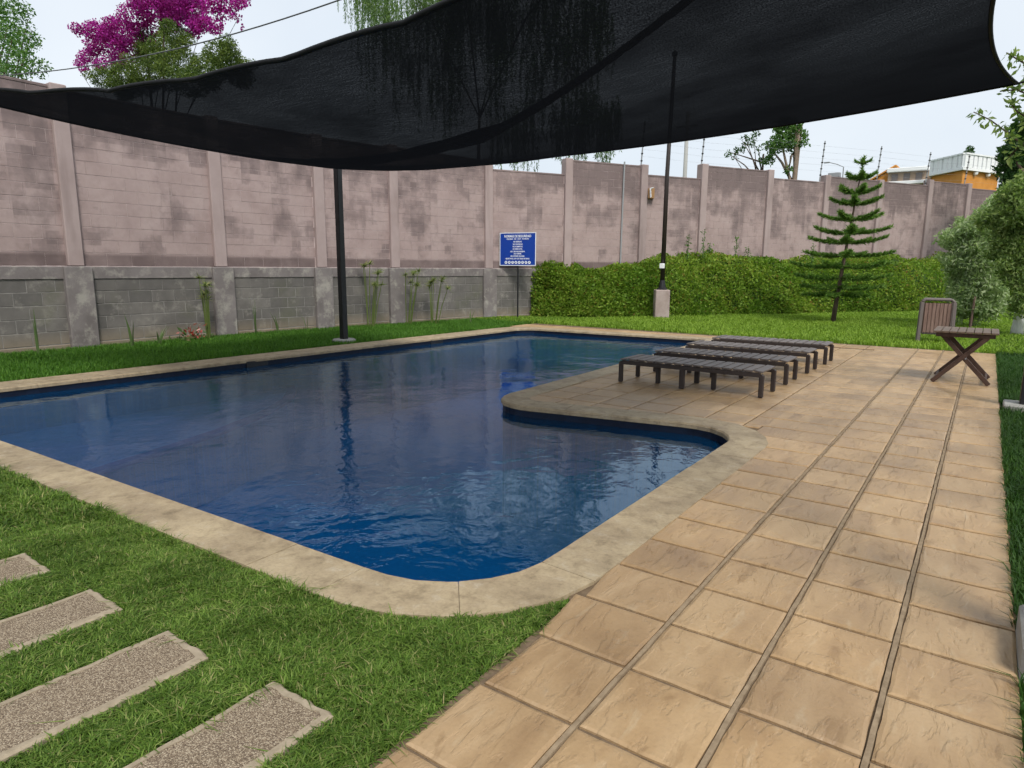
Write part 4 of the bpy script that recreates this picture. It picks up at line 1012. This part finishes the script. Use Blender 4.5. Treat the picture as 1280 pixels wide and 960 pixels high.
cl = px_clumps([(1268, 188, 13), (1274, 168, 13), (1278, 205, 18), (1260, 205, 7), (1288, 180, 22), (1272, 228, 15), (1288, 230, 20), (1292, 152, 18), (1257, 220, 6), (1266, 242, 12)], 34, b)
tree('evergreen_tree', 'dense dark evergreen tree at the right beside the orange house', b, 8, .3, cl, 11000, .16, 'dark_leaf', aspect=.5)
# near branch reaching in at the upper right
b = (3.4, 9.5, 0)
e = empty('branching_tree', b); tag(e, 'tree with thin leafy branches reaching in at the upper right corner', 'tree')
k = MB(); k.tube([(0, 0, 0), (.05, 0, 1.6), (-.1, .1, 3.1)], [.14, .11, .08], 8); k.build('trunk', M['pale_bark'], e, True)
P = []
for path in ([(1310, 200), (1285, 185), (1262, 168), (1238, 150), (1217, 140)], [(1310, 130), (1290, 120), (1270, 112), (1250, 114)], [(1310, 100), (1290, 85), (1275, 76), (1258, 66)], [(1310, 160), (1290, 150), (1272, 140), (1262, 128)], [(1310, 175), (1290, 172), (1275, 182), (1262, 196)], [(1315, 110), (1298, 100), (1282, 98)]):
    pts = [Vector(rel(scr(px, py, 10.5 + .05 * i), b)) for i, (px, py) in enumerate(path)]
    k = MB(); k.tube([Vector((-.1, .1, 3.1)).lerp(pts[0], .0)] + pts, [.035] + [.014 - .002 * i for i in range(len(pts))], 5); k.build('branch', M['bark'], e)
    for a, c in zip(pts[:-1], pts[1:]):
        for _ in range(20): P.append(a.lerp(c, random.random()) + Vector((random.uniform(-.06, .06), random.uniform(-.08, .08), random.uniform(-.07, .05))))
o = leaves('leaves', np.array([tuple(p) for p in P]), .10, M['silver_dark'], e, aspect=.42); o['kind'] = 'stuff'
# silver shrubs on the right
b = (-.28, 23.2, 0)
cl = px_clumps([(1212, 300, 26), (1200, 330, 20), (1225, 330, 24), (1208, 365, 22), (1232, 360, 22), (1222, 285, 20), (1240, 300, 22), (1195, 300, 12), (1236, 270, 18), (1218, 385, 18), (1200, 285, 10), (1235, 388, 16), (1200, 350, 16), (1218, 345, 22), (1240, 330, 20), (1240, 375, 18), (1205, 388, 14), (1226, 310, 22), (1205, 315, 18), (1243, 350, 16)], 23.2, b, .4)
tree('silver_shrub', 'silver-green staked shrub on the lawn behind the folding table', b, 2.2, .05, cl, 24000, .115, 'silver', 'pale_bark', aspect=.4, limbs=6, cat='shrub')
k = MB(); k.tube([(.0, -.75, 0), (.02, -.75, .9)], .034, 6); o = k.build('stake', M['panel_wood'], bpy.data.objects['silver_shrub'])
b = (.72, 21.0, 0)
cl = px_clumps([(1268, 280, 26), (1275, 310, 24), (1262, 250, 16), (1280, 340, 24), (1270, 350, 12), (1285, 260, 30), (1290, 300, 30), (1268, 325, 14), (1283, 385, 16), (1285, 240, 20), (1262, 268, 12), (1276, 380, 8), (1258, 290, 9), (1262, 305, 9), (1272, 262, 16), (1278, 235, 16), (1284, 360, 16), (1266, 335, 8), (1262, 240, 9)], 20.6, b, .35)
tree('white_trunk_tree', 'olive-green tree with whitewashed trunk at the right edge of the lawn', b, 2.4, .12, cl, 18000, .11, 'silver_dark', 'lime_trunk', aspect=.42, limbs=6)

# ------------------------------------------------------------------ plants along the foot of the wall
def blade_plant(name, lb, px, py, hpx, nb, mat, spread=.12, wd=.05, cat='plant', group='spiky plants along the wall foot', z0=-.03):
    r = CAM_R @ Vector((px - 640, 480 - py, -826.19)); tt = -1.6 / r.z; g_ = Vector((r.x * tt * .965, r.y * tt * .965, z0)); h = hpx * tt * 1.0 * (1 if True else 1)
    h = hpx * (Vector((g_.x, g_.y, 0)) - Vector((0, 0, 1.6))).length / 826.19
    e = empty(name, g_); tag(e, lb, cat, group)
    for i in range(nb):
        th = random.uniform(0, 6.28); ln = random.uniform(.03, spread); hh = h * random.uniform(.55, 1.0) if i else h
        V = []; dx, dy = math.cos(th) * ln, math.sin(th) * ln; sx, sy = -math.sin(th + .6) * wd / 2, math.cos(th + .6) * wd / 2
        for j in range(6):
            q = j / 5; ww = (1 - q ** 2.2) * (.7 + .6 * q * (1 - q) * 2); c = Vector((dx * q * q + dx * .15, dy * q * q + dy * .15, hh * q)); V += [c + Vector((sx * ww, sy * ww, 0)), c - Vector((sx * ww, sy * ww, 0)), c + Vector((dx * .03, dy * .03, 0)) + Vector((-sy, sx, 0)) * .25 * ww]
        F = []
        for j in range(5): F += [(j * 3, j * 3 + 3, j * 3 + 5, j * 3 + 2), (j * 3 + 2, j * 3 + 5, j * 3 + 4, j * 3 + 1), (j * 3 + 1, j * 3 + 4, j * 3 + 3, j * 3)]
        mesh_obj('blade', V, F, M[mat], e)
    return e
blade_plant('spike_plant', 'leftmost single dark spiky leaf against the grey wall base', 48, 440, 50, 2, 'spike', .08)
blade_plant('spike_plant', 'pale spiky plant left of the red flowers at the wall foot', 166, 431, 38, 3, 'spike', .12, .06)
blade_plant('spike_plant', 'short drooping spiky plant just left of the red flowers', 199, 428, 22, 4, 'spike', .25, .06)
blade_plant('spike_plant', 'tall spiky plant in the wall bay right of the red flowers', 320, 415, 46, 3, 'spike', .15, .05)
blade_plant('spike_plant', 'small grassy spike plant in the middle of the wall bay left of the sail post', 348, 413, 26, 3, 'spike', .2, .04)
blade_plant('spike_plant', 'single leaning spiky leaf just left of the black sail post', 384, 411, 22, 2, 'spike', .25, .05)
blade_plant('spike_plant', 'low spiky plant between the two papyrus clumps and the sign', 588, 402, 20, 3, 'spike', .2, .04)
def papyrus(lb, px, py, hpx, ns, spr, nu=34, head=True):
    r = CAM_R @ Vector((px - 640, 480 - py, -826.19)); tt = -1.6 / r.z; g_ = Vector((r.x * tt * .955, r.y * tt * .955, -.03)); h = hpx * (g_ - Vector((0, 0, 1.6))).length / 826.19
    e = empty('papyrus_plant', g_); tag(e, lb, 'plant', 'reed plants at the wall foot'); P = []
    for i in range(ns):
        th = random.uniform(0, 6.28); ln = random.uniform(.1, 1) * spr; hh = h * random.uniform(.6, 1.02); t_ = Vector((math.cos(th) * ln, math.sin(th) * ln * .5, hh)); b0 = Vector((t_.x * .35, t_.y * .35, 0))
        k = MB(); k.tube([b0, b0.lerp(t_, .55) + Vector((-t_.x * .06, 0, 0)), t_], [.013, .011, .008], 5); k.build('stalk', M['reed'], e)
        if head:
            V = []; F = []
            for _ in range(nu):
                d = Vector((random.gauss(0, 1), random.gauss(0, 1), random.gauss(.5, .6))).normalized() * random.uniform(.10, .24); s_ = d.cross(Vector((0, 0, 1)) + Vector((random.random(), 0, 0))).normalized() * .012
                k0 = len(V); V += [t_ - s_, t_ + s_, t_ + d + Vector((0, 0, -.03))]; F.append((k0, k0 + 1, k0 + 2))
            mesh_obj('umbel', V, F, M['reed'], e)
    return e
papyrus('tall papyrus clump right of the black sail post', 462, 406, 80, 9, .85, 40)
papyrus('papyrus clump in the middle of the wall bay left of the sign', 508, 403, 74, 7, .8, 40)
papyrus('papyrus clump nearest the sign', 540, 402, 66, 7, .75, 40)
papyrus('dry yellowish reed clump above the red flowers at the wall base', 262, 420, 72, 8, .5, 24)
k = scr(240, 418, 8.3)
e = empty('flowering_plant', tuple(scr(240, 421, 7.62))[:2] + (0,)); tag(e, 'small plant with red and pink bracts at the foot of the wall', 'flower')
P = np.array([(random.gauss(0, .08), random.gauss(0, .12), abs(random.gauss(.16, .07))) for _ in range(48)]); leaves('bracts', P, .10, M['red_flower'], e, aspect=.5)['kind'] = 'stuff'
P = np.array([(random.gauss(0, .1), random.gauss(0, .17), abs(random.gauss(.1, .08))) for _ in range(70)]); leaves('leaves', P, .12, M['spike'], e, aspect=.4)['kind'] = 'stuff'
WL = ['thin weed stalk above the ivy bank, below the conduit pipe', 'bushy weed stalk above the ivy bank just right of the tall pole', 'tallest weed stalk above the ivy bank by the second raised bay', 'short weed stalk right beside the tallest one above the ivy bank', 'lone weed stalk above the ivy bank between tall pole and pine', 'tiny weed stalk above the ivy bank, second left of the pine', 'weed stalk above the ivy bank touching the pine branches']
for i, (px, h_) in enumerate(((731, 20), (859, 26), (878, 32), (886, 18), (919, 24), (934, 14), (1015, 16))):
    p = scr(px, 322, 22.5 + i * .7); q = Vector((p.x, p.y, 1.75))
    e = empty('tall_weed', q); tag(e, WL[i], 'weed', 'weeds above the ivy bank')
    H_ = .25 + h_ * q.length / 826.19; k = MB(); k.tube([(0, 0, 0), (.03, 0, H_)], [.02, .006], 5); k.build('stem', M['spike'], e)
    P = np.array([(random.gauss(0, .04), random.gauss(0, .04), random.uniform(.1, 1) * H_) for _ in range(60)]); leaves('leaves', P, .11, M['mid_leaf'], e, aspect=.35)['kind'] = 'stuff'

# ------------------------------------------------------------------ houses and poles beyond the wall
def hp_(px, py, Y=70): return scr(px, py, Y)
HY = 70
a = hp_(1167, 200, HY); c1 = hp_(1206, 194, HY - 3); c2 = hp_(1250, 203, HY + 2)
house = empty('orange_house', (a.x, HY, 0)); tag(house, 'orange house with a white balustraded roof terrace beyond the wall', 'house')
hpi = Matrix.Translation((a.x, HY, 0)).inverted()
def hch(o, par=None):
    o.parent = par or house; o.matrix_parent_inverse = hpi if par is None else Matrix(); return o
A = Vector((a.x, a.y)); B = Vector((c1.x, c1.y)); C = Vector((c2.x, c2.y)); zt = 10.95; zb = 9.78; D_ = Vector((C.x - 1, C.y + 10)); E_ = Vector((A.x, A.y + 11))
k = MB(); k.prism([tuple(A), tuple(B), tuple(C), tuple(D_), tuple(E_)], 0, zb - .1); hch(k.build('wall', M['orange']))
def off(p, q, s_): return p + (q - p).normalized() * s_
cen = (A + B + C + D_ + E_) / 5; gr = lambda p, s_: p + (p - cen).normalized() * s_
k = MB(); k.prism([tuple(gr(p, .45)) for p in (A, B, C, D_, E_)], zb - .1, zb + .12); hch(k.build('terrace_slab', M['white']))
for p, q, nm in ((gr(A, .3), gr(B, .3), 7), (gr(B, .3), gr(C, .3), 9)):
    L = (q - p).length; d = (q - p) / L
    k = MB(); k.beam((p.x, p.y, zt), (q.x, q.y, zt), .3, .12); hch(k.build('handrail', M['white']))
    for i in range(nm):
        s0 = L * i / nm; s1 = L * (i + (.78 if i % 2 else .62)) / nm
        k = MB(); u0 = p + d * s0; u1 = p + d * s1; k.beam((u0.x, u0.y, (zt + zb) / 2), (u1.x, u1.y, (zt + zb) / 2), .18, zt - zb - .1); hch(k.build('balustrade_panel', M['white']))
        if i % 2 == 0:
            for j in (.72, .86):
                u = p + d * (L * (i + j) / nm); k = MB(); k.beam((u.x, u.y, zb), (u.x, u.y, zt), .10, .10); hch(k.build('baluster', M['white']))
for f in (.35, .7):
    u = B.lerp(C, f); k = MB(); k.lathe([(.02, -.3), (.16, -.2), (.2, -.02)], 8, (u.x, u.y - .3, zb - .15)); hch(k.build('wall_lamp', M['white']))
k = MB(); k.box((a.x - 3.5, HY + 1, 7), (a.x - .3, HY + 9, 10.35)); hch(k.build('side_wing', M['beige']))
k = MB(); k.box((a.x - 3.6, HY + .6, 10.35), (a.x - .32, HY + 9.4, 10.7), .04); hch(k.build('flat_roof', M['white']))
k = MB(); k.box((a.x - 3.8, HY + .3, 9.2), (a.x - .32, HY + .98, 9.5), .03); hch(k.build('balcony_ledge', M['white']))
for i in range(3):
    k = MB(); x = a.x - 3.2 + i * .95; k.box((x, HY + .93, 9.6), (x + .5, HY + .99, 10.2)); hch(k.build('window', M['glass']))
g0 = hp_(1103, 240, 72)
e = empty('gabled_house', (g0.x, 72, 0)); tag(e, 'orange gable of a house peeking over the wall right of the pine', 'house')
zg = hp_(1118, 208, 72).z; x0 = hp_(1090, 225, 72).x - g0.x; x1 = hp_(1135, 225, 72).x - g0.x; xm = hp_(1120, 208, 72).x - g0.x; ze = hp_(1090, 226, 72).z
k = MB(); v_ = [(x0, 0, 0), (x1, 0, 0), (x1, 0, ze), (xm, 0, zg), (x0, 0, ze)]; k.add(v_ + [(x, 8, z) for x, y, z in v_], [(0, 1, 2, 3, 4), (9, 8, 7, 6, 5), (0, 5, 6, 1), (1, 6, 7, 2), (4, 9, 5, 0)]); k.build('wall', M['orange'], e)
k = MB(); k.beam((x0 - .2, 4, ze + .02), (xm, 4, zg + .08), .12, 8.4, up=(0, 1, 0)); k.beam((xm, 4, zg + .08), (x1 + .2, 4, ze + .02), .12, 8.4, up=(0, 1, 0)); k.build('roof', M['orange'], e)
p = scr(1209, 186, 66); tree('potted_tree', 'small round tree standing on the white roof terrace', (p.x, 70.5, 9.8), 1.6, .06, [((0, 0, 1.7), .40), ((.05, 0, 2.05), .32)], 500, .14, 'dark_leaf', limbs=2)
p = scr(1054, 215, 60); e = empty('street_lamp', (p.x, 60, 0)); tag(e, 'distant street lamp with curved arm left of the pine top', 'street lamp')
h_ = scr(1052, 209, 60).z; k = MB(); k.tube([(0, 0, 0), (0, 0, h_), (-.5, 0, h_ + .25), (-1.1, 0, h_ + .45)], [.06, .045, .035, .03], 7); k.build('pole', M['galv'], e); k = MB(); k.box((-1.5, -.1, h_ + .4), (-1.05, .1, h_ + .5), .03); k.build('lamp_head', M['galv'], e)
p = scr(857, 200, 55); e = empty('utility_pole', (p.x, 55, 0)); tag(e, 'grey concrete utility pole beyond the wall right of the tall dark pole', 'utility pole')
k = MB(); k.tube([(0, 0, 0), (0, 0, scr(857, 140, 55).z)], [.22, .14], 10); k.build('shaft', M['grey_pole'], e, True); k = MB(); k.beam((-.9, 0, 13.2), (.9, 0, 13.2), .12, .12); k.build('crossarm', M['grey_pole'], e)
p = scr(1045, 221, 36); k = MB(); k.box((-.25, 0, -.05), (.25, .3, .16), .02); o = k.build('vent_box', M['galv']); o.location = (scr(1042, 222, 33.5).x, 33.5, 5.75); tag(o, 'pale box just above the wall behind the pine', 'box')
print('tiles', ntile, 'blocks', len(blocks), len(near))
